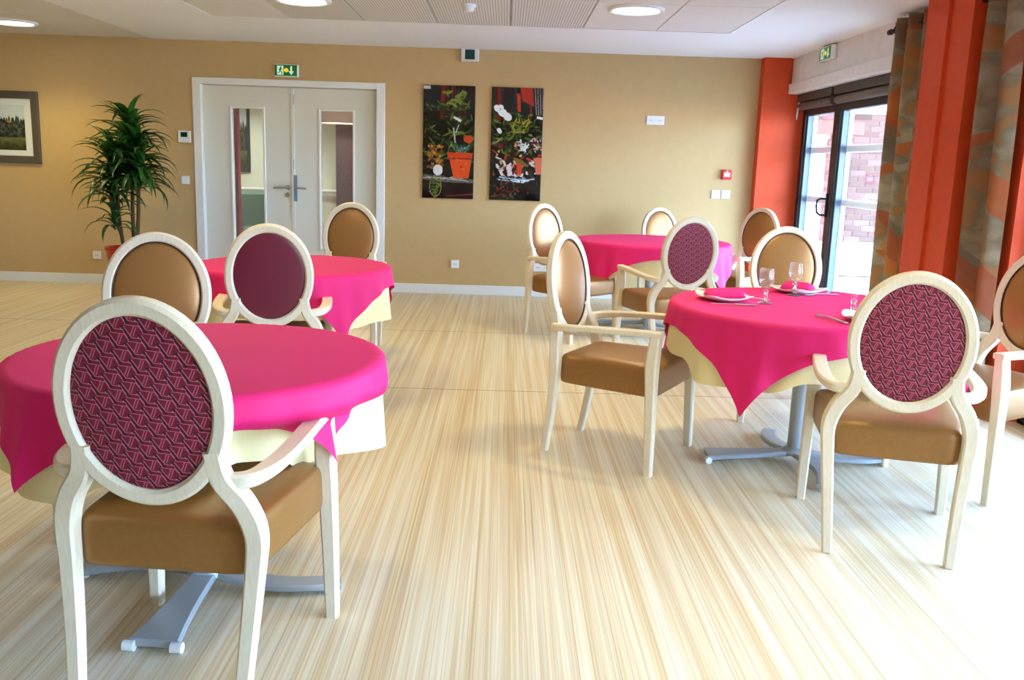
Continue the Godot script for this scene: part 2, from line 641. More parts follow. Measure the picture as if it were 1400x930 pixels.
	m.emission = c8(255, 252, 244)
	m.emission_energy_multiplier = 9.0
	m = mat("sign_face", Color.WHITE, 0.3)
	m.albedo_texture = img_tex(sign_image())
	m.emission_enabled = true
	m.emission = Color.BLACK
	m.emission_texture = m.albedo_texture
	m.emission_energy_multiplier = 0.35
	for i in 2:
		m = mat("garden_print%d" % i, Color.WHITE, 0.08)
		m.albedo_texture = img_tex(garden_image(i))
	m = mat("landscape_print", Color.WHITE, 0.1)
	m.albedo_texture = img_tex(landscape_image())
	m = mat("print_edge", c8(20, 18, 18), 0.3)

# ---------------------------------------------------------------- room shell
func quad_uv(c: Vector3, u: Vector3, v: Vector3) -> ArrayMesh:
	# flat printed face: u to the right, v up, centre c
	var st := mb()
	st.set_smooth_group(-1)
	var p := [c - u + v, c + u + v, c + u - v, c - u - v]
	var uv := [Vector2(0, 0), Vector2(1, 0), Vector2(1, 1), Vector2(0, 1)]
	for o in [0, 1, 2, 0, 2, 3]:
		st.set_uv(uv[o])
		st.add_vertex(p[o])
	return done(st)

func build_floor() -> void:
	var f := struct("floor")
	part(f, "screed", box_mesh(Vector3(LEFT - 0.2, -0.2, BACK - 0.2), Vector3(3.3, -0.004, FRONT + 0.2)), M.void)
	# vinyl sheets laid with fine welded joints between them
	var zs := [BACK, -7.42, -5.47, -1.4, FRONT]
	for i in 4:
		var z0: float = zs[i] + (0.003 if i > 0 else 0.0)
		var z1: float = zs[i + 1] - (0.003 if i < 3 else 0.0)
		var st := mb()
		st.set_smooth_group(-1)
		var p := [Vector3(LEFT, 0, z0), Vector3(3.1, 0, z0), Vector3(3.1, 0, z1), Vector3(LEFT, 0, z1)]
		for o in [0, 1, 2, 0, 2, 3]:
			st.set_uv(Vector2(p[o].x / 2.2, p[o].z / 13.6 + 0.73))
			st.add_vertex(p[o])
		part(f, "vinyl_sheet", done(st), M.floor)

func build_ceiling() -> void:
	var st := mb()
	var t := CEIL + 0.3
	box(st, Vector3(LEFT - 0.2, CEIL + 0.1, BACK - 0.2), Vector3(3.3, t, FRONT + 0.2))
	box(st, Vector3(-3.6, CEIL, BACK), Vector3(-2.48, CEIL + 0.1, FRONT))
	box(st, Vector3(1.825, CEIL, BACK), Vector3(3.3, CEIL + 0.1, FRONT))
	box(st, Vector3(-2.48, CEIL, BACK), Vector3(1.825, CEIL + 0.1, -7.96))
	var c := struct_mesh("ceiling", st, M.plaster)
	var xa := [-2.48, -1.824, -1.212, -0.603, 0.0, 0.603, 1.212, 1.825]
	for i in 7:
		var pm := box_mesh(Vector3(xa[i] + 0.003, 0.004, 0.003), Vector3(xa[i + 1] - 0.003, 0.03, 1.237), 0.002)
		var z := -7.96
		while z < FRONT - 0.3:
			part(c, "ceiling_panel", pm, M.perforated if i in [1, 2, 3, 4] else M.acoustic, Vector3(0, CEIL, z))
			z += 1.24
	for i in 6:
		var x := -3.6 - i * 0.665
		var pm := box_mesh(Vector3(x - 0.662, 0.004, 0.003), Vector3(x - 0.003, 0.03, 1.297), 0.002)
		for k in 10:
			part(c, "ceiling_panel", pm, M.acoustic, Vector3(0, CEIL, BACK + k * 1.3))

func build_walls() -> void:
	var st := mb()
	var z0 := BACK - 0.2
	# back wall with the opening for the double door
	box(st, Vector3(LEFT - 0.2, 0, z0), Vector3(-3.17, CEIL + 0.1, BACK))
	box(st, Vector3(-1.3, 0, z0), Vector3(3.06, CEIL + 0.1, BACK))
	box(st, Vector3(-3.17, 2.09, z0), Vector3(-1.3, CEIL + 0.1, BACK))
	struct_mesh("wall_back", st, M.wall_paint)
	st = mb()
	box(st, Vector3(LEFT - 0.2, 0, BACK), Vector3(LEFT, CEIL + 0.1, FRONT + 0.2))
	struct_mesh("wall_left", st, M.wall_paint)
	st = mb()
	box(st, Vector3(LEFT, 0, FRONT), Vector3(3.3, CEIL + 0.1, FRONT + 0.2))
	struct_mesh("wall_front", st, M.wall_paint)
	# right wall: white above the glazing, orange piers between the openings
	st = mb()
	box(st, Vector3(RIGHT, 2.25, -9.5), Vector3(3.2, CEIL + 0.1, FRONT))
	box(st, Vector3(RIGHT - 0.03, 2.15, -9.49), Vector3(3.2, 2.25, FRONT), 0.004)
	var wr := struct_mesh("wall_right", st, M.white_wall)
	st = mb()
	box(st, Vector3(2.555, 0, BACK), Vector3(RIGHT - 0.031, CEIL, -9.48))
	box(st, Vector3(RIGHT - 0.031, 0, BACK), Vector3(3.06, 2.149, -9.48))
	box(st, Vector3(RIGHT - 0.031, 2.149, BACK), Vector3(RIGHT + 0.02, CEIL, -9.501))
	part(wr, "orange_column", done(st), M.orange_paint)
	st = mb()
	box(st, Vector3(2.68, 0, -6.15), Vector3(3.2, CEIL, -5.86))
	box(st, Vector3(2.70, 0, -5.86), Vector3(3.2, CEIL, -5.58))
	box(st, Vector3(RIGHT - 0.02, 0, -6.25), Vector3(3.2, 2.149, -6.15))
	box(st, Vector3(RIGHT - 0.02, 0, -5.58), Vector3(3.2, 2.149, -5.08))
	part(wr, "orange_column", done(st), M.orange_paint)
	st = mb()
	box(st, Vector3(RIGHT - 0.02, 0, -1.9), Vector3(3.2, 2.149, -1.2))
	box(st, Vector3(RIGHT - 0.02, 0, 2.4), Vector3(3.2, 2.149, FRONT))
	part(wr, "orange_column", done(st), M.orange_paint)
	# baseboards
	st = mb()
	box(st, Vector3(LEFT, 0, BACK), Vector3(-3.22, 0.1, BACK + 0.016), 0.003)
	box(st, Vector3(-1.255, 0, BACK), Vector3(2.555, 0.1, BACK + 0.016), 0.003)
	struct_mesh("baseboard_back", st, M.baseboard)
	st = mb()
	box(st, Vector3(LEFT, 0, BACK + 0.016), Vector3(LEFT + 0.016, 0.1, FRONT), 0.003)
	struct_mesh("baseboard_left", st, M.baseboard)

func build_double_door() -> void:
	var st := mb()
	var zf := BACK + 0.02
	box(st, Vector3(-3.215, 0, BACK - 0.2), Vector3(-3.13, 2.14, zf), 0.004)
	box(st, Vector3(-1.345, 0, BACK - 0.2), Vector3(-1.258, 2.14, zf), 0.004)
	box(st, Vector3(-3.13, 2.075, BACK - 0.2), Vector3(-1.345, 2.14, zf), 0.004)
	struct_mesh("trim_1", st, M.frame_paint)
	var zl := BACK - 0.055     # leaf faces sit back in the frame
	for k in 2:
		var x0: float = [-3.127, -2.213][k]
		var x1: float = [-2.217, -1.348][k]
		var g0: float = [-2.86, -1.95][k]
		var g1: float = [-2.50, -1.575][k]
		var gy0 := 0.42
		var gy1 := 1.87
		var d := struct("door_%d" % (k + 1))
		st = mb()
		box(st, Vector3(x0, 0.008, zl - 0.045), Vector3(g0, 2.07, zl))
		box(st, Vector3(g1, 0.008, zl - 0.045), Vector3(x1, 2.07, zl))
		box(st, Vector3(g0, 0.008, zl - 0.045), Vector3(g1, gy0, zl))
		box(st, Vector3(g0, gy1, zl - 0.045), Vector3(g1, 2.07, zl))
		part(d, "leaf", done(st), M.door_paint)
		st = mb()
		for b in [[g0, gy0, g0 + 0.022, gy1], [g1 - 0.022, gy0, g1, gy1], [g0 + 0.022, gy0, g1 - 0.022, gy0 + 0.022], [g0 + 0.022, gy1 - 0.022, g1 - 0.022, gy1]]:
			box(st, Vector3(b[0], b[1], zl - 0.06), Vector3(b[2], b[3], zl + 0.012), 0.004)
		part(d, "glazing_bead", done(st), M.frame_paint)
		part(d, "pane", box_mesh(Vector3(g0 + 0.02, gy0 + 0.02, zl - 0.026), Vector3(g1 - 0.02, gy1 - 0.02, zl - 0.020)), M.glass)
		if k == 0:
			st = mb()
			box(st, Vector3(x1 - 0.014, 0.02, zl), Vector3(x1 + 0.02, 2.06, zl + 0.012), 0.003)
			part(d, "cover_strip", done(st), M.door_paint)
			st = mb()
			rod(st, Vector3(-2.27, 1.06, zl), Vector3(-2.27, 1.06, zl + 0.05), 0.011)
			wire(st, [Vector3(-2.27, 1.06, zl + 0.05), Vector3(-2.30, 1.06, zl + 0.058), Vector3(-2.41, 1.055, zl + 0.058)], 0.011)
			rod(st, Vector3(-2.27, 1.06, zl), Vector3(-2.27, 1.06, zl + 0.009), 0.027, 16)
			part(d, "lever_handle", done(st), M.steel)
			st = mb()
			rod(st, Vector3(-2.275, 0.985, zl), Vector3(-2.275, 0.985, zl + 0.01), 0.026, 16)
			part(d, "lock", done(st), M.steel)
		else:
			st = mb()
			box(st, Vector3(-2.212, 0.92, zl), Vector3(-2.172, 1.19, zl + 0.014), 0.004)
			part(d, "lock_plate", done(st), M.grey_frame)
			st = mb()
			rod(st, Vector3(-2.19, 1.06, zl + 0.014), Vector3(-2.19, 1.06, zl + 0.055), 0.011)
			wire(st, [Vector3(-2.19, 1.06, zl + 0.055), Vector3(-2.16, 1.06, zl + 0.06), Vector3(-2.07, 1.055, zl + 0.06)], 0.010)
			part(d, "lever_handle", done(st), M.steel)
			st = mb()
			for y in [0.3, 1.3, 1.95]:
				rod(st, Vector3(-2.203, y - 0.05, zl + 0.008), Vector3(-2.203, y + 0.05, zl + 0.008), 0.007)
			part(d, "edge_bolt", done(st), M.steel)

func build_hall() -> void:
	# corridor seen through the vision panels
	var st := mb()
	var zb := -12.9
	box(st, Vector3(-5.2, 0, zb - 0.1), Vector3(0.6, 2.6, zb))
	box(st, Vector3(-5.3, 0, zb), Vector3(-5.2, 2.6, BACK - 0.2))
	box(st, Vector3(0.6, 0, zb), Vector3(0.7, 2.6, BACK - 0.2))
	struct_mesh("wall_hall", st, M.hall_wall)
	st = mb()
	box(st, Vector3(-5.3, 2.5, zb - 0.1), Vector3(0.7, 2.6, BACK - 0.2))
	struct_mesh("ceiling_hall", st, M.plaster)
	st = mb()
	box(st, Vector3(-5.3, -0.1, zb - 0.1), Vector3(0.7, 0, BACK - 0.2))
	struct_mesh("floor_hall", st, M.table_board)
	st = mb()
	box(st, Vector3(-3.62, 0, -11.0), Vector3(-3.14, 2.5, -10.9))
	struct_mesh("trim_2", st, M.magenta_paint)
	st = mb()
	box(st, Vector3(-2.18, 0, -12.1), Vector3(-1.86, 2.5, -11.9))
	struct_mesh("trim_3", st, M.plum_paper)
	# picture on the corridor wall
	var t := thing("wall_picture", "dark framed picture on corridor wall behind the left door pane", "picture", Vector3(-3.78, 1.62, zb))
	part(t, "frame", box_mesh(Vector3(-0.24, -0.47, 0), Vector3(0.24, 0.47, 0.03), 0.004), M.black_frame)
	part(t, "print", quad_uv(Vector3(0, 0, 0.032), Vector3(0.2, 0, 0), Vector3(0, 0.42, 0)), M.landscape_print)
	# handrail
	t = thing("handrail", "white handrail along the corridor wall behind the door panes", "handrail", Vector3(0, 0.92, zb))
	st = mb()
	rod(st, Vector3(-4.9, 0, 0.07), Vector3(0.4, 0, 0.07), 0.025, 12)
	part(t, "rail", done(st), M.white_plastic)
	for i in 6:
		st = mb()
		rod(st, Vector3(-4.6 + i * 0.9, -0.06, 0), Vector3(-4.6 + i * 0.9, -0.015, 0.07), 0.012)
		part(t, "bracket", done(st), M.steel)
	# upholstered armchair
	t = thing("armchair", "teal patterned upholstered armchair in corridor behind left door pane", "armchair", Vector3(-3.22, 0, -12.2), 0.35)
	part(t, "backrest", box_mesh(Vector3(-0.3, 0.3, -0.3), Vector3(0.3, 0.92, -0.14), 0.05), M.teal_fabric)
	part(t, "seat", box_mesh(Vector3(-0.26, 0.22, -0.18), Vector3(0.26, 0.45, 0.32), 0.04), M.teal_fabric)
	for s in [-1, 1]:
		part(t, "armrest", box_mesh(Vector3(s * 0.32 - 0.06, 0.1, -0.3), Vector3(s * 0.32 + 0.06, 0.62, 0.32), 0.04), M.teal_fabric)
		for z in [-0.24, 0.26]:
			st = mb()
			rod(st, Vector3(s * 0.3, 0, z), Vector3(s * 0.3, 0.12, z), 0.018, 8, 0.025)
			part(t, "leg", done(st), M.cane)
	# trailing plant on the corridor wall
	t = thing("wall_planter", "small leafy plant in a wall pot in the corridor", "plant", Vector3(-3.05, 1.35, zb + 0.1))
	st = mb()
	lathe(st, [Vector2(0, -0.1), Vector2(0.06, -0.1), Vector2(0.09, 0.06), Vector2(0.08, 0.06), Vector2(0.0, 0.04)], 14)
	part(t, "pot", done(st), M.white_plastic)
	for i in 16:
		var o := part(t, "leaf", leaf_mesh(0.22, 0.03, 1.3 + 0.4 * (i % 3)), M["leaf%d" % (i % 3)], Vector3(0, 0.04, 0))
		o.rotation = Vector3(0, TAU * i / 16.0 * 2.3, 0)
	# drum pendant
	t = thing("pendant_lamp", "brown drum pendant lamp in corridor behind right door pane", "lamp", Vector3(-1.98, 1.88, -11.1))
	st = mb()
	lathe(st, [Vector2(0.3, -0.1), Vector2(0.3, 0.1)], 32)
	part(t, "lamp_shade", done(st), M.shade_brown)
	st = mb()
	rod(st, Vector3(0, 0, 0), Vector3(0, 0.62, 0), 0.006)
	for i in 3:
		var a := TAU * i / 3.0
		rod(st, Vector3(0, 0.08, 0), Vector3(cos(a) * 0.3, 0.08, sin(a) * 0.3), 0.004, 6)
	part(t, "cord", done(st), M.black_frame)
	st = mb()
	lathe(st, [Vector2(0, -0.05), Vector2(0.03, -0.04), Vector2(0.045, 0.0), Vector2(0.03, 0.04), Vector2(0.012, 0.07)], 16)
	part(t, "bulb", done(st), M.lamp_glow)
	var l := OmniLight3D.new()
	l.name = "pendant_light"
	l.light_energy = 0.7
	l.light_color = c8(255, 246, 226)
	l.light_size = 0.04
	l.omni_range = 12
	l.omni_attenuation = 2.0
	l.shadow_enabled = true
	t.add_child(l)
	ceiling_light("round recessed lamp in the corridor ceiling", Vector3(-3.4, 2.5, -11.9), 3.2, "", c8(250, 255, 240))

func ceiling_light(label: String, at: Vector3, energy: float, group := "ceiling lamps", tint := Color(1.0, 0.925, 0.62)) -> void:
	var t := thing("ceiling_light", label, "lamp", at, 0.0, group)
	var st := mb()
	lathe(st, [Vector2(0.205, 0.006), Vector2(0.205, -0.012), Vector2(0.19, -0.02), Vector2(0.17, -0.016), Vector2(0.168, 0.004)], 32)
	part(t, "lamp_rim", done(st), M.white_plastic)
	st = mb()
	lathe(st, [Vector2(0.168, -0.004), Vector2(0.1, -0.012), Vector2(0.0, -0.014)], 32)
	part(t, "lamp_diffuser", done(st), M.lamp_glow)
	var l := SpotLight3D.new()
	l.name = "lamp_light"
	l.light_size = 0.14
	l.light_energy = energy
	l.light_color = tint
	l.spot_range = 14.0
	l.spot_attenuation = 2.0
	l.spot_angle = 68.0
	l.spot_angle_attenuation = 0.7
	l.shadow_enabled = true
	l.rotation.x = -PI / 2
	l.position.y = -0.03
	t.add_child(l)

func glazed_unit(n: int, z0: float, z1: float, with_handle: bool) -> void:
	# two-leaf garden door: black outer frame, grey inner edge, white glazing bars
	var w := struct("window_%d" % n)
	var x := 2.985
	var st := mb()
	var top := 2.0
	box(st, Vector3(x, 0, z0), Vector3(x + 0.07, top, z0 + 0.06), 0.004)
	box(st, Vector3(x, 0, z1 - 0.06), Vector3(x + 0.07, top, z1), 0.004)
	box(st, Vector3(x, top, z0), Vector3(x + 0.07, 2.15, z1), 0.004)
	box(st, Vector3(x, 0, z0), Vector3(x + 0.07, 0.05, z1), 0.004)
	part(w, "frame", done(st), M.black_frame)
	var zm := z0 + 1.03
	if n > 1:
		zm = (z0 + z1) * 0.5
	var spans := [[z0 + 0.06, zm], [zm, z1 - 0.06]]
	for k in 2:
		var a: float = spans[k][0]
		var b: float = spans[k][1]
		var leaf := Node3D.new()
		leaf.name = "leaf"
		w.add_child(leaf, true)
		st = mb()
		var s := 0.075
		box(st, Vector3(x - 0.025, 0.03, a), Vector3(x + 0.05, top - 0.005, a + s), 0.005)
		box(st, Vector3(x - 0.025, 0.03, b - s), Vector3(x + 0.05, top - 0.005, b), 0.005)
		box(st, Vector3(x - 0.025, top - 0.07, a + s), Vector3(x + 0.05, top - 0.005, b - s), 0.005)
		box(st, Vector3(x - 0.025, 0.03, a + s), Vector3(x + 0.05, 0.13, b - s), 0.005)
		part(leaf, "leaf_frame", done(st), M.black_frame)
		st = mb()
		var e := 0.03
		box(st, Vector3(x + 0.0, 0.13, a + s), Vector3(x + 0.09, top - 0.07, a + s + e))
		box(st, Vector3(x + 0.0, 0.13, b - s - e), Vector3(x + 0.09, top - 0.07, b - s))
		box(st, Vector3(x + 0.0, 0.13, a + s + e), Vector3(x + 0.09, 0.16, b - s - e))
		part(leaf, "inner_edge", done(st), M.grey_frame)
		for y in [1.125, 1.6]:
			part(leaf, "glazing_bar", box_mesh(Vector3(x + 0.05, y - 0.032, a + s + e), Vector3(x + 0.085, y + 0.032, b - s - e), 0.004), M.white_bar)
		for z in [a + s + e, b - s - e - 0.02]:
			part(leaf, "glazing_bar", box_mesh(Vector3(x + 0.05, 0.16, z), Vector3(x + 0.086, top - 0.07, z + 0.02), 0.003), M.white_bar)
		part(leaf, "pane", box_mesh(Vector3(x + 0.036, 0.14, a + s + e), Vector3(x + 0.042, top - 0.075, b - s - e)), M.glass)
		if with_handle and k == 0:
			st = mb()
			box(st, Vector3(x - 0.04, 0.98, b - 0.05), Vector3(x - 0.025, 1.2, b - 0.02), 0.004)
			wire(st, [Vector3(x - 0.03, 1.15, b - 0.035), Vector3(x - 0.085, 1.15, b - 0.05), Vector3(x - 0.09, 1.13, b - 0.12), Vector3(x - 0.088, 1.08, b - 0.14), Vector3(x - 0.085, 1.02, b - 0.12), Vector3(x - 0.08, 1.0, b - 0.05), Vector3(x - 0.03, 1.0, b - 0.035)], 0.011)
			part(leaf, "handle", done(st), M.black_frame)

func build_windows() -> void:
	glazed_unit(1, -9.47, -6.25, true)
	glazed_unit(2, -5.07, -1.92, false)
	glazed_unit(3, -1.18, 2.38, false)
	var st := mb()
	# roller blinds rolled up under the lintel
	for k in 2:
		var z0: float = [-9.45, -8.41][k]
		var z1: float = [-8.47, -6.3][k]
		var t := thing("roller_blind", ["short rolled-up dark roller blind above the left garden door leaf", "longer rolled-up dark roller blind above the right garden door leaf"][k], "blind", Vector3(2.93, 2.0, z0), 0.0, "roller blinds")
		part(t, "cassette", box_mesh(Vector3(-0.03, 0.07, 0), Vector3(0.054, 0.149, z1 - z0), 0.006), M.blind_cassette)
		st = mb()
		rod(st, Vector3(0.01, 0.03, 0.02), Vector3(0.01, 0.03, z1 - z0 - 0.02), 0.04, 16)
		part(t, "roll", done(st), M.blind_cassette_light)
		if k == 0:
			st = mb()
			wire(st, [Vector3(-0.02, 0.08, 0.025), Vector3(-0.03, -0.06, 0.02), Vector3(-0.03, -0.1, 0.035), Vector3(-0.03, -0.06, 0.05), Vector3(-0.02, 0.08, 0.055)], 0.004, 6)
			part(t, "pull_chain", done(st), M.white_plastic)

func build_outside() -> void:
	var st := mb()
	box(st, Vector3(3.2, -0.25, -14.5), Vector3(14, -0.02, 6))
	struct_mesh("floor_terrace", st, M.paving)
	st = mb()
	box(st, Vector3(3.2, 2.55, -9.8), Vector3(4.9, 2.7, 6))
	struct_mesh("ceiling_eave", st, M.render_white)
	# brick wing opposite: mortar bed with bricks standing proud
	var z := -12.6
	st = mb()
	box(st, Vector3(3.55, 0, z - 0.2), Vector3(9.0, 2.75, z))
	var w := struct_mesh("wall_outside", st, M.brick_mortar)
	var bm := box_mesh(Vector3(0, 0, -0.005), Vector3(0.212, 0.064, 0.012), 0.003)
	var rest := [mb(), mb(), mb(), mb()]
	var made := 0
	for r in 23:
		for c in 24:
			var x := 3.56 + c * 0.222 + (0.111 if r % 2 else 0.0)
			if x + 0.212 > 8.98:
				continue
			var y := 0.47 + r * 0.0742
			var k := rng.randi() % 4
			if x > 4.0 and x < 6.3 and made < 290:
				part(w, "brick", bm, M["brick%d" % k], Vector3(x, y, z + rng.randf() * 0.004))
				made += 1
			else:
				box(rest[k], Vector3(x, y, z), Vector3(x + 0.212, y + 0.064, z + 0.012))
	for k in 4:
		var o := part(w, "far_bricks", done(rest[k]), M["brick%d" % k])
		o.set_meta("kind", "stuff")
	st = mb()
	box(st, Vector3(3.56, 0, z), Vector3(9.0, 0.46, z + 0.05), 0.004)
	box(st, Vector3(3.56, 2.18, z), Vector3(9.0, 2.75, z + 0.06), 0.004)
	part(w, "plinth", done(st), M.render_white)
	st = mb()
	box(st, Vector3(3.3, 2.75, z - 0.3), Vector3(9.2, 2.95, z + 1.7))
	part(w, "eave", done(st), M.render_white)
	# white garden post and red fascia near the left leaf
	var t := thing("porch_post", "white porch post outside the left garden door leaf", "post", Vector3(3.98, -0.02, -11.8))
	st = mb()
	lathe(st, [Vector2(0.0, 0), Vector2(0.1, 0), Vector2(0.1, 0.08), Vector2(0.065, 0.1), Vector2(0.06, 1.82), Vector2(0.09, 1.84), Vector2(0.09, 1.88), Vector2(0, 1.88)], 20, Vector3.ZERO, true)
	part(t, "shaft", done(st), M.render_white)
	t = thing("porch_beam", "red porch beam outside above the white post", "beam", Vector3(3.45, 1.86, -11.95))
	part(t, "fascia", box_mesh(Vector3(0, 0, 0), Vector3(1.0, 0.17, 0.3), 0.008), M.red_fascia)

# ---------------------------------------------------------------- furniture
func chair_meshes() -> Dictionary:
	var d := {}
	var st: SurfaceTool
	var tilt := 0.128
	var cy := 0.806
	var cz := 0.298
	# oval ring
	var up := Vector3(0, cos(tilt), sin(tilt))
	var nrm := Vector3(0, -sin(tilt), cos(tilt))
	st = mb()
	var rings := []
	for i in 56:
		var t := TAU * i / 56.0
		var c := Vector3(0, cy, cz) + Vector3(1, 0, 0) * cos(t) * 0.19 + up * sin(t) * 0.236
		var out := (Vector3(1, 0, 0) * cos(t) / 0.19 + up * sin(t) / 0.236).normalized()
		rings.append(section(c, out, nrm, 0.0205, 0.021, 0.4))
	tube(st, rings, true, false, true)
	d.ring = done(st)
	# pads: front cushion and rear panel, each a shallow dome
	for side in 2:
		st = mb()
		var sgn: float = [-1.0, 1.0][side]
		var dome: float = [0.026, 0.012][side]
		var base: float = [0.004, 0.006][side]
		var prev := []
		var n := 44
		for k in 9:
			var f := cos(PI / 2 * k / 8.0)    # 1 at the rim, 0 in the middle
			var h := sin(PI / 2 * k / 8.0)
			var row := []
			for i in n:
				var t := TAU * i / n
				row.append(Vector3(0, cy, cz) + Vector3(1, 0, 0) * cos(t) * 0.1715 * f + up * sin(t) * 0.2175 * f + nrm * sgn * (base + dome * h))
			if k > 0:
				for i in n:
					var j := (i + 1) % n
					var q := [prev[i], prev[j], row[j], row[i]]
					st.set_smooth_group(0)
					for o in ([0, 1, 2, 0, 2, 3] if side == 0 else [0, 2, 1, 0, 3, 2]):
						st.set_uv(Vector2((q[o].x + 0.15 * q[o].y) / 0.0747, -q[o].y / 0.0385))
						st.add_vertex(q[o])
			prev = row
		d[["front_pad", "rear_pad"][side]] = done(st)
	# dark piping round the front cushion
	st = mb()
	rings = []
	for i in 48:
		var t := TAU * i / 48.0
		var c := Vector3(0, cy, cz) + Vector3(1, 0, 0) * cos(t) * 0.171 + up * sin(t) * 0.217 - nrm * 0.012
		var out := (Vector3(1, 0, 0) * cos(t) / 0.19 + up * sin(t) / 0.236).normalized()
		rings.append(round_section(c, out, nrm, 0.004, 6))
	tube(st, rings, true, false)
	d.piping = done(st)
	# seat cushion: rounded slab, narrower at the back
	st = mb()
	rings = []
	var prof := [[0.0, 0.358], [0.96, 0.358], [0.99, 0.363], [1.0, 0.376], [1.0, 0.462], [0.992, 0.475], [0.972, 0.486], [0.94, 0.492], [0.8, 0.498], [0.5, 0.503], [0.0, 0.504]]
	for p in prof:
		var r := []
		for i in 64:
			var t := TAU * i / 64.0
			var ex := 0.09
			var sx := signf(cos(t)) * pow(absf(cos(t)), ex * 2)
			var sz := signf(sin(t)) * pow(absf(sin(t)), ex * 2)
			var half := 0.248 + sz * -0.018
			# keep the roundover width even
			var f: float = p[0]
			r.append(Vector3(sx * half * f, p[1], -0.025 + sz * 0.255 * f))
		rings.append(r)
	for i in rings.size() - 1:
		for j in 64:
			var k := (j + 1) % 64
			var q := [rings[i][j], rings[i][k], rings[i + 1][k], rings[i + 1][j]]
			st.set_smooth_group(1 if i == 0 else 0)
			for o in [0, 1, 2, 0, 2, 3]:
				st.set_uv(Vector2(q[o].x, q[o].z))
				st.add_vertex(q[o])
	d.seat = done(st)
	# legs and arms, mirrored left and right
	for s in [-1, 1]:
		var tag := "l" if s < 0 else "r"
		st = mb()
		var path := spline([Vector3(s * 0.208, 0, 0.295), Vector3(s * 0.222, 0.2, 0.262), Vector3(s * 0.236, 0.38, 0.24), Vector3(s * 0.240, 0.475, 0.236), Vector3(s * 0.216, 0.555, 0.25), Vector3(s * 0.172, 0.625, 0.27), Vector3(s * 0.160, 0.70, 0.285)], 26)
		rings = []
		for i in path.size():
			var f := float(i) / 26.0
			var dv: Vector3 = (path[mini(i + 1, 26)] - path[maxi(i - 1, 0)]).normalized()
			var u := Vector3(dv.y, -dv.x, 0).normalized()
			var v := dv.cross(u).normalized()
			var wdt := lerpf(0.0175, 0.0265, clampf(f * 1.8, 0, 1)) - 0.004 * clampf((f - 0.7) * 3.0, 0, 1)
			rings.append(section(path[i], u, v, wdt, wdt * 0.95, 0.3))
		tube(st, rings, false, true, true)
		d["rear_leg_" + tag] = done(st)
		st = mb()
		path = spline([Vector3(s * 0.278, 0, -0.272), Vector3(s * 0.275, 0.2, -0.268), Vector3(s * 0.270, 0.40, -0.262), Vector3(s * 0.265, 0.5, -0.258), Vector3(s * 0.262, 0.58, -0.262), Vector3(s * 0.260, 0.642, -0.268)], 18)
		rings = []
		for i in path.size():
			var f := float(i) / 18.0
			var wdt := lerpf(0.0185, 0.028, clampf(f * 1.7, 0, 1)) - 0.005 * clampf((f - 0.68) * 3.0, 0, 1)
			rings.append(section(path[i], Vector3.RIGHT, Vector3.BACK, wdt, wdt, 0.3))
		tube(st, rings, false, true, true)
		d["front_leg_" + tag] = done(st)
		st = mb()
		path = spline([Vector3(s * 0.190, 0.618, 0.268), Vector3(s * 0.236, 0.622, 0.244), Vector3(s * 0.262, 0.632, 0.17), Vector3(s * 0.270, 0.641, 0.04), Vector3(s * 0.265, 0.648, -0.14), Vector3(s * 0.260, 0.651, -0.296)], 24)
		rings = []
		for i in path.size():
			var f := float(i) / 24.0
			var dv: Vector3 = (path[mini(i + 1, 24)] - path[maxi(i - 1, 0)]).normalized()
			var u := dv.cross(Vector3.UP).normalized()
			var v := u.cross(dv).normalized()
			rings.append(section(path[i], u, v, lerpf(0.016, 0.026, clampf(f * 2.5, 0, 1)), lerpf(0.02, 0.0135, clampf(f * 2.0, 0, 1)), 0.4))
		tube(st, rings, false, true, true)
		d["arm_" + tag] = done(st)
	return d

var CH := {}
func chair(label: String, x: float, z: float, turn: float, plain := false, pale := false) -> Node3D:
	if CH.is_empty():
		CH = chair_meshes()
	var t := thing("dining_armchair", label, "chair", Vector3(x, 0, z), turn, "medallion-back armchairs")
	part(t, "seat", CH.seat, M.seat_leather, Vector3.ZERO, "brown leather seat")
	var ring := part(t, "back_ring", CH.ring, M.chair_wood)
	var pad := part(ring, "backrest", CH.front_pad, M.back_leather, Vector3.ZERO, "tan leather oval backrest")
	pad.set_meta("label", "tan leather oval backrest")
	part(ring, "piping", CH.piping, M.piping)
	part(ring, "rear_panel", CH.rear_pad, M.wine_leather if plain else M.woven_fabric, Vector3.ZERO, "plain burgundy rear panel" if plain else "burgundy rear panel with interlocking pattern")
	for s in ["l", "r"]:
		part(t, "leg", CH["rear_leg_" + s], M.chair_wood)
		part(t, "leg", CH["front_leg_" + s], M.chair_wood)
		part(t, "armrest", CH["arm_" + s], M.chair_wood)
	return t

func arm_plate(a: Vector3, b: Vector3, bend: float, w0: float, w1: float) -> ArrayMesh:
	# foot of the table base: flat bar from hub to tip, curved in plan, sloping to the floor
	var st := mb()
	var rings := []
	var side := (b - a).cross(Vector3.UP).normalized()
	for i in 13:
		var f := i / 12.0
		var c := a.lerp(b, f) + side * bend * sin(f * PI)
		c.y = lerpf(a.y, b.y, pow(f, 0.7))
		var dv := ((b - a).normalized() + side * bend * PI * cos(f * PI) / a.distance_to(b)).normalized()
		dv.y = 0
		dv = dv.normalized()
		var u := dv.cross(Vector3.UP)
		rings.append(section(c, u, Vector3.UP, lerpf(w0, w1, f * f), 0.012, 0.5))
	tube(st, rings, false, true, true)
	return done(st)

